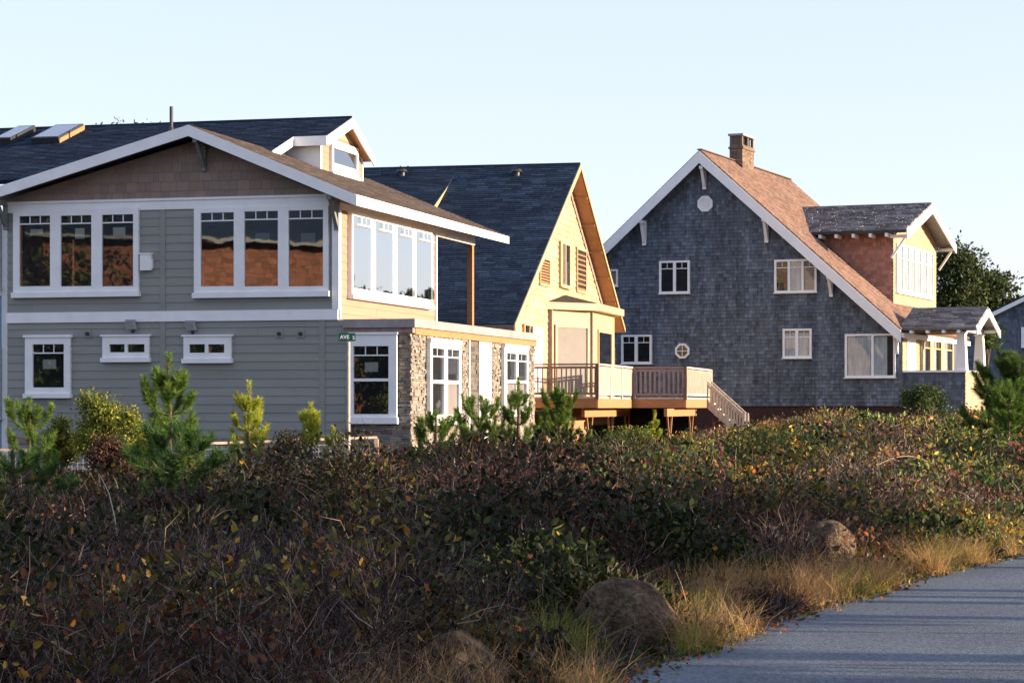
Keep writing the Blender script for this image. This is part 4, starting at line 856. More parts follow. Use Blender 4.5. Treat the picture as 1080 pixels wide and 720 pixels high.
YEL = [(.30, .21, .03), (.38, .22, .03), (.22, .20, .04), (.42, .16, .03), (.34, .28, .05)]
RED = [(.18, .055, .035), (.26, .08, .035), (.15, .08, .045), (.11, .045, .045), (.34, .13, .05)]
DRY = [(.19, .12, .08), (.14, .09, .065), (.24, .15, .09), (.10, .07, .06)]
def leafcols(x, y, n):
    a = vnoise(x, y, 1.3, 31)+.25*(nr.random(n)-.5); b_ = vnoise(x, y, .8, 32)+.3*(nr.random(n)-.5); u = nr.random(n)
    right = sst(-1, 5, x-.04*y+1)
    wG = .30+.9*(a > .52)+.25*right; wY = .07+.35*right+.25*(b_ > .75); wR = .30+.6*(b_ < .38); wD = .40+.5*(a < .4)
    W = np.stack([wG, wY, wR, wD], 1); W /= W.sum(1)[:, None]; c = np.cumsum(W, 1); k = (u[:, None] > c).sum(1).clip(0, 3)
    pal = np.array([GREEN, YEL, RED, (DRY+[DRY[0]])]); col = pal[k, nr.integers(0, 5, n)]
    return col*((.25+.9*nr.random((n, 1))**1.5)*(1+.9*(right*sst(24, 34, y)))[:, None]), k  # leaves to the right and far back coloured brighter, as if sunlit
# shrubs: every low shrub is a clump of its own kind of leaves and stems; together they read as one mass
NS = 3600
ctr = sample(NS); cx_, cy_ = ctr[:, 0], ctr[:, 1]; ch_ = hgt_(cx_, cy_)*(.75+.6*nr.random(NS)); cr_ = (.26+.34*nr.random(NS))*(1+.012*(cy_-15).clip(0, 60))
e_ = np.where(cy_ > 26, 9, xedge(cy_)-cx_); cr_ = np.minimum(cr_, np.maximum(.12, e_*.8))
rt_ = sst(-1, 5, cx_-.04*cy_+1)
pa = vnoise(cx_, cy_, 1.7, 31)+.55*(nr.random(NS)-.5); pb = vnoise(cx_, cy_, 1.3, 32)+.5*(nr.random(NS)-.5)
kind = np.where(pa > .77-.13*rt_, 0, np.where(pb > .80-.27*rt_, 1, np.where(pb < .36-.12*rt_, 2, np.where(pa < .50-.08*rt_, 4, 3))))   # green, yellow, red, dry, bare
PAL = [GREEN+GREEN+[(.14, .15, .03)], YEL+GREEN[:2]+[(.20, .22, .04), (.16, .15, .035)], RED+RED[:3]+DRY[:1], DRY+RED[:1]+DRY[:2]+[(.09, .065, .05)]]
PAL = [np.array((p*3)[:9]) for p in PAL]+[np.array((DRY*3)[:9])]
PAL = np.stack(PAL)
lod = np.clip(17/cy_, .22, 1.15)
nleaf = (np.array([140, 105, 120, 90, 26])[kind]*lod*(cr_/.4)**1.6*1.15).astype(int)+4
I = np.repeat(np.arange(NS), nleaf); n = len(I); print('leaves', n)
q = unit_(nr.normal(size=(n, 3))); q[:, 2] = np.abs(q[:, 2]); rad = .55+.5*nr.random(n)**.6
x = cx_[I]+q[:, 0]*rad*cr_[I]; y = cy_[I]+q[:, 1]*rad*cr_[I]; zz = (.12+.95*q[:, 2]*rad)*ch_[I]*clear(x, y, 0)
ok = x < xedge(y)-.02; I, x, y, zz = I[ok], x[ok], y[ok], zz[ok]; n = len(I)
tone_s = (.15+.58*nr.random(NS)**1.8)*(1+2.3*rt_*sst(17, 28, cy_))  # brighter to the right and back: sunlight put into the leaf colours
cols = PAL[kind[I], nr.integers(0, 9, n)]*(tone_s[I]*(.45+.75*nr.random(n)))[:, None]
acc = nr.random(n) < .010; cols[acc] = np.array(YEL+[(.45, .12, .04)])[nr.integers(0, 6, acc.sum())]*1.25
lsz = np.array([.066, .054, .050, .038, .045])[kind[I]]*(.55+.7*nr.random(n))*np.clip(.75+.022*y, 1, 2.0)
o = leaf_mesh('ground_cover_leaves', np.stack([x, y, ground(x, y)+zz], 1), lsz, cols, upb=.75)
tag(o, 'tangled low scrub of green, red-brown and yellow leaves filling the ground between path and houses', 'ground cover', kind='stuff')
def ribbon(name, P, D1, D2, L, w, cols, mt='twig', parent=None):
    """two-piece bent tapering strips"""
    n = len(P); q = nr.normal(size=(n, 3)); s = np.cross(D1, q); s /= np.linalg.norm(s, axis=1)[:, None]+1e-9
    A = P; B = P+D1*(L*.5)[:, None]; Cc = B+D2*(L*.5)[:, None]; W = w[:, None]
    V = np.stack([A-s*W, A+s*W, B+s*W*.75, B-s*W*.75, Cc+s*W*.3, Cc-s*W*.3], 1).reshape(-1, 3)
    b = np.arange(n)[:, None]*6; F = np.concatenate([b+np.array([0, 1, 2, 3]), b+np.array([3, 2, 4, 5])], 1).reshape(-1, 4)
    return np_mesh(name, V, F, np.repeat(cols, 2, 0), M[mt], parent)
unit = unit_
ntw = (np.array([40, 60, 80, 130, 230])[kind]*lod*(cr_/.4)**1.4*1.35).astype(int)+3
I = np.repeat(np.arange(NS), ntw); n = len(I); print('twigs', n)
q = unit_(nr.normal(size=(n, 3))); q[:, 2] = np.abs(q[:, 2])*.9; rad = nr.random(n)**.5
x = cx_[I]+q[:, 0]*rad*cr_[I]; y = cy_[I]+q[:, 1]*rad*cr_[I]; zz = (.05+1.10*q[:, 2]*rad)*ch_[I]*clear(x, y, 0)
d1 = unit_(q*[.9, .9, .5]+nr.normal(size=(n, 3))*[.45, .45, .3]+np.array([0, 0, .45])); d2 = unit_(d1+nr.normal(size=(n, 3))*.5)
L = (.07+.26*nr.random(n)**1.5); w = .0010+.00006*y+.0011*nr.random(n)
TW = np.array([(.23, .175, .16), (.15, .11, .11), (.30, .23, .19), (.12, .075, .075), (.20, .16, .17), (.42, .33, .25)])
ok = x < xedge(y)-.02
cols = TW[nr.integers(0, 6, n)]*((.05+.85*nr.random(n)**2.5)*(1+.8*(rt_*sst(20, 34, cy_))[I]))[:, None]  # right-hand twigs lightened likewise, sunlight painted into their tone
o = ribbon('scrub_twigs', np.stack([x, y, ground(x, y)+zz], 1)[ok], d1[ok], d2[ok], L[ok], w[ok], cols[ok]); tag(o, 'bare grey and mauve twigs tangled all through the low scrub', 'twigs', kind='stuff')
# grass along the path
def tufts(n, per, y0, y1, e0, e1, gy, Lr, cols_f, wl=.0022, up=1.0, spread=.06):
    yc = y0+(y1-y0)*nr.random(n); xc = xedge(yc)-(e0+(e1-e0)*nr.random(n)**gy)
    m = (vnoise(xc, yc, .7, 55) > .50) & ((clear(xc, yc, 0) > .5) | (nr.random(len(xc)) < .35)); xc, yc = xc[m], yc[m]; n = len(xc)
    x = np.repeat(xc, per)+nr.normal(size=n*per)*spread; y = np.repeat(yc, per)+nr.normal(size=n*per)*spread; N = n*per
    lean = nr.normal(size=(N, 3))*.42; lean[:, 2] = up; lean = unit(lean); l2 = unit(lean+np.stack([x-np.repeat(xc, per), y-np.repeat(yc, per), np.zeros(N)], 1)*6+nr.normal(size=(N, 3))*.35-np.array([0, 0, .35]))
    L = Lr[0]+(Lr[1]-Lr[0])*nr.random(N); L *= np.repeat(.6+.6*nr.random(n), per)
    P = np.stack([x, y, ground(x, y)-.01], 1); c = cols_f(x, y, np.repeat(nr.random(n), per), N)
    return P, lean, l2, L, np.full(N, wl), c
def gcol(x, y, r, N):
    straw = np.array([(.42, .27, .10), (.50, .31, .12), (.36, .20, .08), (.46, .30, .16)])[nr.integers(0, 4, N)]; grn = np.array([(.20, .24, .03), (.27, .26, .035), (.12, .18, .03), (.32, .28, .05)])[nr.integers(0, 4, N)]
    g = (vnoise(x, y, 1.1, 66)+.3*(r-.5)+.2*(nr.random(N)-.5) > .60)[:, None]; return np.where(g, grn, straw)*(.45+.75*nr.random((N, 1)))
parts_ = [tufts(1150, 46, 10, 27, -.02, .95, 1.2, (.14, .42), gcol), tufts(500, 36, 10, 20, .8, 2.8, 1.0, (.12, .30), gcol), tufts(1300, 12, 10, 30, -.08, .25, 1.0, (.03, .12), gcol)]
cat_ = [np.concatenate([p[i] for p in parts_]) for i in range(6)]
o = ribbon('path_side_grass', *cat_, mt='leaf'); tag(o, 'dry straw and yellow-green grass tufts fringing the path edge', 'grass', kind='stuff')
# fallen leaves and crumbs at the edge of the path
n = 2600; y = 10+18*nr.random(n); x = xedge(y)+nr.normal(size=n)*.10+.0; c, _ = leafcols(x, y, n)
o = leaf_mesh('fallen_leaves', np.stack([x, y, np.full(n, .024)], 1), .02+.035*nr.random(n), np.clip(c*1.3, 0, 1), upb=.1, parent=None); tag(o, 'small fallen leaves and crumbs scattered along the edge of the path', 'leaf litter', kind='stuff')

# ============================================================ BOULDERS
def boulder(px, py, D, rx, ry, rz_, label, seed, zoff=0.0):
    X = (px-CX)*D/FX; Zt = EYE+(HOR-py)*D/FX; r = np.random.default_rng(seed)
    import bmesh
    bm = bmesh.new(); bmesh.ops.create_icosphere(bm, subdivisions=5, radius=1)
    ph = r.random(12)*8.28
    from mathutils import noise as mn
    for v in bm.verts:
        c = v.co.copy(); k = 1+.13*mn.noise(c*1.2+Vector((seed, 0, 0)))+.09*mn.noise(c*2.7+Vector((seed, 3, 0)))-.05*abs(mn.noise(c*3.3+Vector((0, seed, 0))))+.02*mn.noise(c*11)+.008*mn.noise(c*28)
        v.co = Vector((c.x*rx*k, c.y*ry*k, c.z*rz_*k))
    m = bpy.data.meshes.new('boulder'); bm.to_mesh(m); bm.free(); m.materials.append(M['rock']); m.polygons.foreach_set('use_smooth', [True]*len(m.polygons))
    o = put(bpy.data.objects.new('boulder', m)); o.location = (X, D, Zt-rz_); tag(o, label, 'boulder', 'boulders along the path')
boulder(480, 666, 12.6, .27, .27, .34, 'rounded brown boulder nearest the camera at the bottom of the picture', 1)
boulder(656, 607, 15.4, .37, .34, .34, 'large domed boulder catching light on its right flank beside the green grass', 2)
boulder(568, 652, 15.4, .24, .24, .22, 'low dim boulder half buried in dry grass between the two biggest boulders', 3)
boulder(872, 549, 21.5, .27, .25, .24, 'tan boulder farthest right, set back in the scrub above the path', 4)
boulder(822, 528, 24.5, .28, .25, .24, 'grey boulder farthest back, up and left of the tan one', 5)

# ============================================================ PINES AND SHRUBS
def needles(S0, S1, per_m, Ln, wid, pal, droop=0.0):
    """needle triangles round shoots S0->S1"""
    S0 = np.array(S0); S1 = np.array(S1); ln = np.linalg.norm(S1-S0, axis=1); cnt = np.maximum((ln*per_m).astype(int), 4)
    idx = np.repeat(np.arange(len(S0)), cnt); n = len(idx); t = nr.random(n)[:, None]; ax = unit(S1-S0)[idx]; P = S0[idx]+(S1-S0)[idx]*t
    q = nr.normal(size=(n, 3)); rad = unit(np.cross(ax, q)); d = unit(ax*(.55+.5*nr.random((n, 1)))+rad*.8-np.array([0, 0, droop]))
    s = unit(np.cross(d, nr.normal(size=(n, 3)))); L = (Ln*(.7+.5*nr.random(n)))[:, None]
    V = np.stack([P-s*wid, P+s*wid, P+d*L], 1).reshape(-1, 3); F = np.arange(3*n).reshape(n, 3)
    sh = nr.random(len(S0))[idx]; c = np.array(pal)[nr.integers(0, len(pal), n)]*(.6+.5*sh+.3*nr.random(n))[:, None]
    return V, F, c
PINE = [(.08, .16, .025), (.12, .20, .03), (.065, .13, .028), (.16, .23, .035)]
YPINE = [(.30, .36, .04), (.38, .40, .045), (.20, .28, .04), (.45, .42, .05)]
def pine(px, py, D, wpx, label, pal=PINE, whorls=4, name='young_pine', cat='pine', dens=420, Ln=.10, seed=0, lean=0.0, single=False, grp='young pines among the scrub', low=.12):
    r = random.Random(seed*7+int(px)); X = (px-CX)*D/FX; zt = EYE+(HOR-py)*D/FX; g = float(ground(X, D)); H = zt-g; R = wpx*D/FX/2*1.15
    th = thing(name, label, cat, (X, D, g-.03), group=grp)
    tr = MB(); top = Vector((lean*H, 0, H)); pts = [Vector((lean*H*k/6+r.uniform(-.02, .02), r.uniform(-.02, .02), H*k/6)) for k in range(7)]
    tr.tube(pts, [.028*H*(1-.8*k/6)+.006 for k in range(7)], 7); S0, S1 = [], []
    S0.append(pts[5]); S1.append(pts[6]); S0.append(pts[4]); S1.append(pts[5]); S0.append(pts[6]-Vector((0, 0, .02))); S1.append(pts[6]+Vector((0, 0, .10)))
    for w in range(whorls):
        f = low+(.86-low)*(w+.5)/whorls; base = pts[0].lerp(top, f); nb = r.randint(4, 6)
        rr = R*(1-.62*f**1.5)*r.uniform(.75, 1.2)
        for k in range(nb):
            a = 2*math.pi*(k+r.uniform(-.4, .4))/nb+w*.7; rr *= r.uniform(.82, 1.15); out = Vector((math.cos(a), math.sin(a), 0))
            rise = min(H*.24, rr*1.0)*r.uniform(.8, 1.2); p0 = base.copy(); p1 = p0+out*rr*.5+Vector((0, 0, rise*.18)); p2 = p0+out*rr*.82+Vector((0, 0, rise*.55)); p3 = p0+out*rr*.93+Vector((0, 0, rise*1.1))
            tr.tube([p0, p1, p2, p3], [.012*H*.5+.004, .008, .006, .004], 5); S0 += [p0.lerp(p1, .45), p1, p2]; S1 += [p1, p2, p3]
            for q in range(r.randint(2, 3)):
                b0 = p1.lerp(p2, r.uniform(0, .9)); sd_ = Vector((-out.y, out.x, 0))*r.choice([-1, 1]); e = b0+(sd_*.6+out*.35)*rr*r.uniform(.25, .45)+Vector((0, 0, rise*r.uniform(.3, .7)))
                S0.append(b0); S1.append(e)
    tr.build('trunk', M['bark'], th, True)
    V, F, c = needles([tuple(a) for a in S0], [tuple(a) for a in S1], dens*2.3, Ln*.95, .0020+.00004*D, pal)
    np_mesh('crown', V, F, c, M['needle'], th); return th
pine(32, 424, 36, 78, 'dark young pine at the far left edge in front of the blue house', PINE, 3, seed=1)
pine(178, 379, 33, 84, 'tallest young pine with thick upright candles, left of the slider windows', PINE, 5, seed=2, dens=520, Ln=.11)
pine(262, 407, 41, 52, 'yellow-green young pine below the right-hand slider window', YPINE, 4, seed=3)
pine(327, 429, 42, 34, 'slim yellow-green pine with a bare stem by the wall joint', YPINE, 3, seed=4, low=.45)
pine(352, 454, 42.5, 30, 'small yellow-green pine just left of the street sign pole', YPINE, 3, seed=5)
pine(460, 437, 43, 52, 'forked dark pine in front of the left window of the stone wing', PINE, 4, seed=6)
pine(508, 421, 43.5, 56, 'bushy pine in front of the entry niche of the stone wing', PINE, 4, seed=7, dens=480)
pine(546, 402, 44, 42, 'pine with the tallest candle in front of the stone wing corner', PINE, 4, seed=8)
pine(590, 414, 45, 60, 'broad pine in front of the near end of the wooden deck', PINE, 5, seed=9, dens=480)
pine(690, 436, 61, 18, 'small narrow green pine under the wooden deck', YPINE, 3, seed=10, Ln=.09)
pine(190, 452, 27, 120, 'low spreading dark green pine in front of the tallest one', [(.045, .10, .025), (.065, .13, .03), (.035, .08, .022)], 4, seed=12, Ln=.12, dens=380)
pine(14, 478, 27, 150, 'dark low pine thicket at the left border of the picture', [(.045, .10, .025), (.065, .13, .03), (.035, .08, .022)], 5, seed=13, Ln=.10, dens=420)
pine(1070, 376, 52, 112, 'large feathery green pine at the right edge beside the porch', [(.07, .12, .025), (.10, .15, .025), (.05, .095, .025)], 9, seed=14, Ln=.17, dens=420, low=.04)
pine(1064, 405, 48, 74, 'lower dark pine in front of the feathery pine at the right edge', PINE, 4, seed=15, Ln=.11)
def bush(px, py, D, wpx, label, pal, n=9000, leaf=.05, name='shrub', seed=0, dep=1.0, zlow=0.0, grp='shrubs near the houses'):
    r = np.random.default_rng(seed+100); X = (px-CX)*D/FX; g = float(ground(X, D)); zt = EYE+(HOR-py)*D/FX; H = zt-g; R = wpx*D/FX/2
    th = thing(name, label, 'shrub', (X, D, g-.02), group=grp)
    cl = int(26); cc = r.normal(size=(cl, 3)); cc = cc/np.linalg.norm(cc, axis=1)[:, None]*(r.random((cl, 1))**.5)*[R*.72, R*.72*dep, H*.36]; cc[:, 2] += H*.56
    idx = r.integers(0, cl, n); rad = np.minimum(R, H*.5)*.38; P = cc[idx]+r.normal(size=(n, 3))*rad*.55*[1, 1, .9]; P[:, 2] = np.clip(P[:, 2], .02, H*1.03)
    tone = (.75+.5*r.random(cl))[idx][:, None]; c = np.array(pal)[r.integers(0, len(pal), n)]*tone*(.75+.5*r.random((n, 1)))
    leaf_mesh('crown', P, leaf*(.6+.8*r.random(n)), c, parent=th, asp=.5)
    st = MB()
    for k in range(10): q = cc[k]; st.tube([(0, 0, 0), (q[0]*.4, q[1]*.4, q[2]*.5), tuple(q)], [.02, .012, .006], 5)
    st.build('trunk', M['bark'], th); return th
YG = [(.20, .21, .03), (.26, .24, .035), (.13, .17, .03), (.09, .13, .03)]
bush(104, 409, 42, 66, 'yellow-green bush between the first window and the tallest pine', YG, 9000, .06, seed=1)
bush(64, 430, 42.5, 46, 'small yellow-green bush below the first lower window', YG, 5000, .06, seed=2)
bush(138, 425, 40, 50, 'ragged yellow-green bush tucked behind the tallest pine', YG, 5000, .055, seed=3)
bush(112, 458, 35, 58, 'dark red-brown leafy bush in front of the low rail', [(.06, .03, .026), (.08, .04, .03), (.11, .05, .03), (.04, .026, .022)], 9000, .05, seed=4)
bush(975, 407, 66, 62, 'round dark green bush against the porch half wall', [(.035, .065, .02), (.05, .085, .022), (.08, .10, .03)], 11000, .07, seed=5)
bush(305, 455, 40.5, 60, 'dark twiggy bush in front of the low rail below the grey wall', [(.05, .045, .035), (.07, .08, .03), (.09, .05, .04)], 3500, .06, seed=6)
bush(385, 472, 41, 60, 'dusky red-brown bush at the foot of the street sign', [(.09, .05, .045), (.06, .06, .035), (.12, .08, .06)], 3500, .05, seed=7)
bush(662, 450, 58, 70, 'low bright green bush under the deck beams', [(.10, .14, .03), (.07, .11, .03), (.16, .17, .035)], 6000, .06, seed=8)
bush(500, 458, 41, 120, 'low yellowing bush at the foot of the stone wing', [(.16, .16, .03), (.22, .14, .04), (.07, .10, .03), (.18, .09, .05)], 6000, .055, seed=9)
bush(850, 437, 62, 80, 'brown twiggy bush against the middle of the shingle wall', [(.12, .07, .05), (.16, .11, .05), (.09, .08, .035)], 5000, .06, seed=10)
bush(1024, 438, 63, 44, 'dark bush filling the corner below the porch', [(.03, .05, .02), (.045, .06, .022)], 6000, .06, seed=11)
# one long arching straw stem above the right scrub
t = MB(); D = 33; pts = []
for k in range(13):
    f = k/12; px = 921+66*f; py = 494-12*math.sin(math.pi*min(1, f*1.05)*.62+.25)-0; py = 494-(13*math.sin(math.pi*f*.86+.1)); pts.append(((px-CX)*D/FX, D+.2*f, EYE+(HOR-py)*D/FX))
pts = [(pts[0][0]-.05, D-.05, .2)]+pts; t.tube(pts, [.008]*10+[.006]*4, 6)
M['straw'] = mat('straw_stem', (.5, .34, .17), .8, noise=.1); tag(t.build('arching_stem', M['straw']), 'long pale straw stem arching over the scrub on the right', 'stem')
t = MB()
pts = [(105, 500), (115, 520), (121, 545), (124, 570), (125, 600)]; D = 21; t.tube([((a-CX)*D/FX, D, EYE+(HOR-b_)*D/FX) for a, b_ in pts], [.003, .005, .006, .007, .008], 5)
M['grey_twig'] = mat('grey_stick', (.42, .38, .36), .8, noise=.1); tag(t.build('bare_stick', M['grey_twig']), 'tall bare pale stick rising from the dark scrub at lower left', 'stick')
# ---------------- leafed trees
def tree(X, D, H, R, label, pal, name='tree', cat='tree', n=14000, leaf=.22, seed=0, trunk=.16, flat=.8, z0=None, limbs=9, clumps=34, low=.35, grp=None):
    r = np.random.default_rng(seed+300); g = float(ground(X, D)) if z0 is None else z0; th = thing(name, label, cat, (X, D, g-.1), group=grp); st = MB()
    st.tube([(0, 0, 0), (.1*R*r.normal()*.3, .1, H*.35), (.1*r.normal(), .1*r.normal(), H*.65), (0, 0, H*.93)], [trunk, trunk*.75, trunk*.45, .03], 9)
    cc = r.normal(size=(clumps, 3)); cc = cc/np.linalg.norm(cc, axis=1)[:, None]*(r.random((clumps, 1))**.4)*[R*.8, R*.8, H*(1-low)*.44]; cc[:, 2] += H*(low+(1-low)*.52)
    cc[:, :2] *= (1.1-.5*((cc[:, 2]-H*low)/(H*(1-low))))[:, None]
    for k in range(limbs): q = cc[k]; b_ = max(H*.2, q[2]-H*.22); st.tube([(0, 0, b_), (q[0]*.5, q[1]*.5, (b_+q[2])*.5+.1), tuple(q)], [trunk*.35, trunk*.2, .02], 6)
    st.build('trunk', M['bark'], th, True); idx = r.integers(0, clumps, n); sz = R*(.16+.14*r.random(clumps))[idx][:, None]
    P = cc[idx]+r.normal(size=(n, 3))*sz*[1, 1, flat*.6]; tone = (.7+.6*r.random(clumps))[idx][:, None]; c = np.array(pal)[r.integers(0, len(pal), n)]*tone*(.7+.6*r.random((n, 1)))
    leaf_mesh('crown', P, leaf*(.5+.8*r.random(n)), c, parent=th, asp=.45); return th
def at(px, D): return (px-CX)*D/FX
def zt_(py, D): return EYE+(HOR-py)*D/FX
DK = [(.035, .055, .022), (.05, .075, .022), (.075, .09, .02), (.03, .045, .022)]
g_ = float(ground(at(1003, 128), 128))
tree(at(1006, 128), 128, zt_(250, 128)-g_, 2.5, 'dark evergreen just behind the gabled dormer', DK, n=13000, leaf=.26, seed=1, clumps=46, low=.25, name='evergreen_tree', grp='evergreens behind the shingle house')
tree(at(1042, 130), 130, zt_(281, 130)-g_, 2.3, 'ragged evergreen between the dormer and the distant house', DK, n=11000, leaf=.26, seed=2, clumps=44, low=.35, name='evergreen_tree', flat=.4, grp='evergreens behind the shingle house')
tree(at(1070, 130), 130, zt_(300, 130)-g_, 1.9, 'lowest evergreen, behind the roof of the distant house', DK, n=5000, leaf=.24, seed=3, clumps=26, low=.3, name='evergreen_tree', flat=.4, grp='evergreens behind the shingle house')
tree(at(1041, 99), 99, zt_(348, 99), .62, 'small rounded green tree seen past the porch columns', [(.07, .11, .02), (.09, .13, .025), (.05, .08, .02)], n=4000, leaf=.14, seed=4, clumps=24, low=.60, name='green_tree')
tree(at(143, 90), 90, zt_(124, 90), 2.4, 'treetop just showing above the navy ridge of the grey house', DK, n=5000, leaf=.25, seed=5, clumps=30, low=.5, name='evergreen_tree')
tree(at(425, 100), 100, zt_(171, 100), .7, 'slim treetop just showing above the ridge of the cream house', DK, n=2500, leaf=.2, seed=6, clumps=24, low=.5, name='evergreen_tree')

# ============================================================ rail fences in front of house 1, street sign
def fence(x0, y0, D0, x1, y1, D1, n, label, name='rail_fence'):
    A = Vector((at(x0, D0), D0, zt_(y0, D0))); B = Vector((at(x1, D1), D1, zt_(y1, D1)))
    th = thing(name, label, 'fence', (A.x, A.y, 0)); o_ = Vector((A.x, A.y, 0)); A = A-o_; B = B-o_
    m = MB(); m.beam(A, B, .16, .045); m.build('cap_rail', M['pale_board'], th)
    for k in range(n):
        p = A.lerp(B, k/(n-1)); m = MB(); m.beam((p.x, p.y, 0), (p.x, p.y, p.z-.023), .09, .09, (0, 1, 0)); m.build('post', M['pale_board'], th)
    m = MB(); L = (B-A).length; k = int(L/.11)
    for i in range(1, k): p = A.lerp(B, i/k); m.beam((p.x, p.y+.05, .05), (p.x, p.y+.05, p.z-.03), .007, .007, (0, 1, 0))
    for j in range(6):
        dz = -.12-j*.12; m.beam(A+Vector((0, .058, dz)), B+Vector((0, .058, dz)), .007, .007)
    m.build('wire_mesh', M['wire'], th)
M['pale_board'] = mat('fresh_pale_board', (.62, .45, .34), .75, noise=.12, nscale=6); M['wire'] = mat('white_wire_mesh', (.55, .56, .58), .5, noise=.05)
fence(-20, 474, 45.2, 158, 476, 45.4, 3, 'low rail fence with pale cap and wire mesh at the left edge'); fence(205, 468, 45.5, 397, 461, 46.6, 3, 'low rail fence with pale cap and wire mesh ending by the street sign')
Ds = 46.0; sg = thing('street_sign', 'small green street name sign on a pale pole at the corner of the grey house', 'sign', (at(367.5, Ds), Ds, 0))
t = MB(); t.tube([(0, 0, 0), (0, 0, zt_(360.5, Ds))], .036, 12); t.build('pole', M['pole'], sg)
t = MB(); z0_, z1_ = zt_(360, Ds), zt_(351.2, Ds); xa, xb = -.20, .145; n_ = 6; zc_ = (z0_+z1_)/2
def rr(x0, x1, z0, z1, r): return [(x1-r+r*math.cos(a), z1-r+r*math.sin(a)) for a in np.linspace(0, math.pi/2, 5)]+[(x0+r-r*math.sin(a), z1-r+r*math.cos(a)) for a in np.linspace(0, math.pi/2, 5)]+[(x0+r-r*math.cos(a), z0+r-r*math.sin(a)) for a in np.linspace(0, math.pi/2, 5)]+[(x1-r+r*math.sin(a), z0+r-r*math.cos(a)) for a in np.linspace(0, math.pi/2, 5)]
t.slab([(x, -.012, z) for x, z in rr(xa, xb, z0_+.006, z1_, .03)], (0, .024, 0)); pl_ = t.build('sign_plate', M['sign_green'], sg); t = MB(); t.box(-.03, .03, -.02, .02, z0_-.02, z0_+.005); t.build('sign_clamp', M['grey_metal'], sg)
def text(s, x, z, size, th, y=-.0135):
    cu = bpy.data.curves.new('t', 'FONT'); cu.body = s; cu.size = size; cu.extrude = .0008; cu.offset = .0015; ob = bpy.data.objects.new('t', cu); C.objects.link(ob); dg = bpy.context.evaluated_depsgraph_get(); me = bpy.data.meshes.new_from_object(ob.evaluated_get(dg)); bpy.data.objects.remove(ob)
    me.materials.clear(); me.materials.append(M['sign_white']); o = put(bpy.data.objects.new('lettering', me), th); o.location = (x, y, z); o.rotation_euler = (math.pi/2, 0, 0); return o
text('AVE', xa+.03, zc_-.03, .105, pl_); text('S', xb-.062, zc_-.042, .10, pl_)

# ============================================================ beyond the frame: what shades the scrub and what the windows mirror
CT = [(.05, .08, .025), (.07, .10, .03), (.04, .065, .025)]
for k, (X, Y, H, R, lo_) in enumerate(SHADE):
    tree(X, Y, H, R, 'tall shore pine standing right of the path, out of the picture', CT, n=7000, leaf=.22, seed=20+k, clumps=36, low=lo_, name='shore_pine', grp='shore pines right of the path')
for X, Y, H, R, lb in ((-31, 30.5, 5.4, 2.8, 'low evergreen beyond the broad one across the street'), (-35, 24, 12, 5.0, 'broad dark evergreen left of the street house'), (-20, 21.5, 5.0, 2.6, 'low dark evergreen before the street house'), (-23.5, 24.5, 5.2, 2.6, 'low round evergreen at the corner of the street house'), (-17.5, 17.5, 4.0, 2.6, 'squat evergreen on the street side'), (-27, 28, 5.2, 2.8, 'wide low evergreen farthest from the street house')):
    tree(X, Y, H, R, lb, CT, n=9000, leaf=.3, seed=int(50-X), clumps=40, low=.05, name='evergreen_tree', grp='evergreens across the street')
M['street_shingle'] = mat('street_house_shingle', (.17, .072, .042), .8, noise=.2, nscale=10, bump=.3, tone=True)
hr = thing('street_house', 'sunlit shingle house across the street, mirrored in the grey house windows', 'house', (-28.5, 18.5, 0), math.radians(-127))
t = MB(); t.slab([(-9, 0, 0), (9, 0, 0), (9, 0, 8.2), (-9, 0, 8.2)], (0, 6, 0)); t.build('wall', M['street_shingle'], hr)
t = MB(); cover(t, 'v', 0, [[(-9, 0), (9, 0), (9, 8.2), (-9, 8.2)]], .20, (.16, .34), .03, .015, jit_tone(.32, .08), seed=90); t.build('wall_shingles', M['street_shingle'], hr)
t = MB(); t.slab([(-9.8, -.9, 8.0), (9.8, -.9, 8.0), (9.8, 3, 10.8), (-9.8, 3, 10.8)], (0, 0, .12)); t.slab([(-9.8, 6.9, 8.0), (9.8, 6.9, 8.0), (9.8, 3, 10.8), (-9.8, 3, 10.8)], (0, 0, .12)); t.build('roof', M['dark_roof'], hr)
t = MB(); t.box(-9.8, 9.8, -.95, -.9, 7.92, 8.06); t.build('eave_board', M['bracket_grey'], hr)
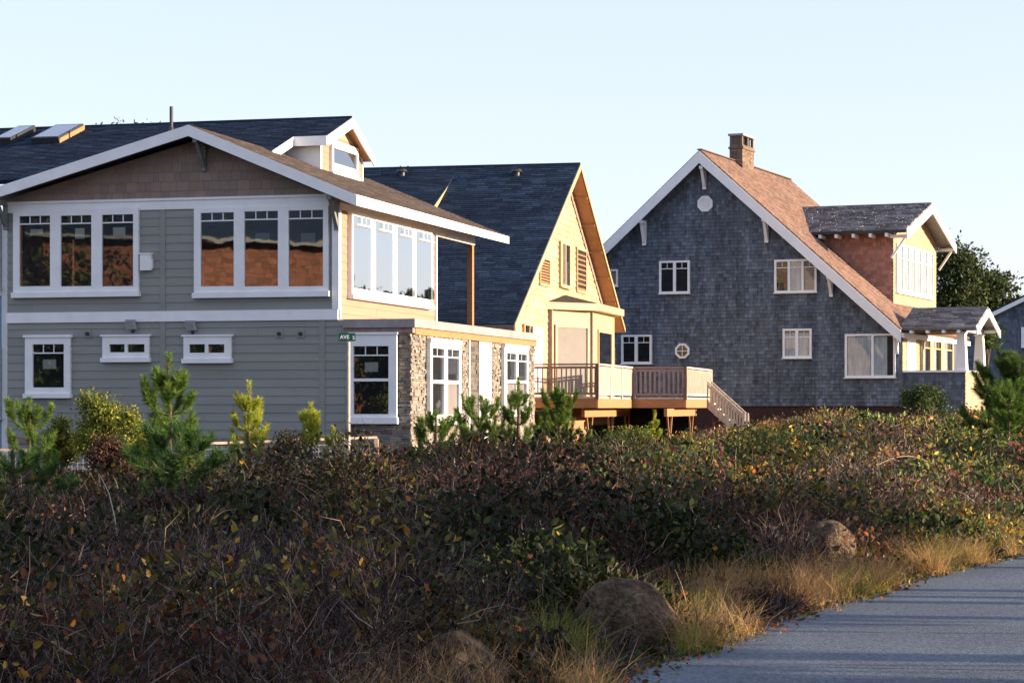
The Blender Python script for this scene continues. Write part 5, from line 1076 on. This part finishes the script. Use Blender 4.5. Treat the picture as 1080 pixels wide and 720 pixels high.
# the wooded ridge far right, seen only in the side windows
n = 30000; az = np.radians(18+62*nr.random(n)); dist = 230+30*nr.random(n); hh = 11+8*vnoise(az*300, az*0, 9, 77)
P = np.stack([np.sin(az)*dist, np.cos(az)*dist, hh*nr.random(n)**.6], 1)
o = leaf_mesh('far_wood', P, 1.8+1.6*nr.random(n), np.array(DK)[nr.integers(0, 4, n)]*.8); tag(o, 'far wooded ridge beyond the houses to the right', 'wood', kind='stuff')

# ============================================================ LIGHT, SKY, CAMERA
w = bpy.data.worlds.new('World'); sc.world = w; w.use_nodes = True; N = w.node_tree.nodes; L = w.node_tree.links
sky = N.new('ShaderNodeTexSky'); sky.sky_type = 'NISHITA'; sky.sun_disc = False; sky.sun_elevation = math.radians(SUN_EL); sky.sun_rotation = math.radians(SUN_ROT)
sky.air_density = SKY[0]; sky.dust_density = SKY[1]; sky.ozone_density = SKY[2]
bg = N['Background']; bg.inputs[1].default_value = SKY_STR; 
tint = N.new('ShaderNodeMix'); tint.data_type = 'RGBA'; tint.blend_type = 'MULTIPLY'; tint.inputs[0].default_value = 1; tint.inputs[7].default_value = (*TINT, 1)
hz = N.new('ShaderNodeMix'); hz.data_type = 'RGBA'; hz.inputs[0].default_value = HAZE; hz.inputs[7].default_value = (*HAZEC, 1)
L.new(sky.outputs[0], tint.inputs[6]); L.new(tint.outputs[2], hz.inputs[6]); L.new(hz.outputs[2], bg.inputs[0])
sd_ = Vector((math.sin(math.radians(SUN_ROT))*math.cos(math.radians(SUN_EL)), math.cos(math.radians(SUN_ROT))*math.cos(math.radians(SUN_EL)), math.sin(math.radians(SUN_EL))))
sl = bpy.data.lights.new('sun', 'SUN'); sl.energy = SUN_E; sl.angle = math.radians(.6); sl.color = (1.0, .78, .54)
so = put(bpy.data.objects.new('sun', sl)); so.rotation_euler = sd_.to_track_quat('Z', 'Y').to_euler(); so.location = (30, -5, 20)
cam = bpy.data.cameras.new('camera'); cam.sensor_width = 36; cam.lens = FX/1080*36; cam.shift_y = (HOR-360)/1080; cam.clip_start = .5; cam.clip_end = 4000
co = put(bpy.data.objects.new('camera', cam)); co.location = (0, 0, EYE); co.rotation_euler = (math.pi/2, 0, 0); sc.camera = co
sc.view_settings.view_transform = 'Standard'; sc.view_settings.look = 'None'; sc.view_settings.exposure = EXPO; sc.view_settings.gamma = 1
sc.render.engine = 'CYCLES'; sc.render.resolution_x = 1024; sc.render.resolution_y = 682
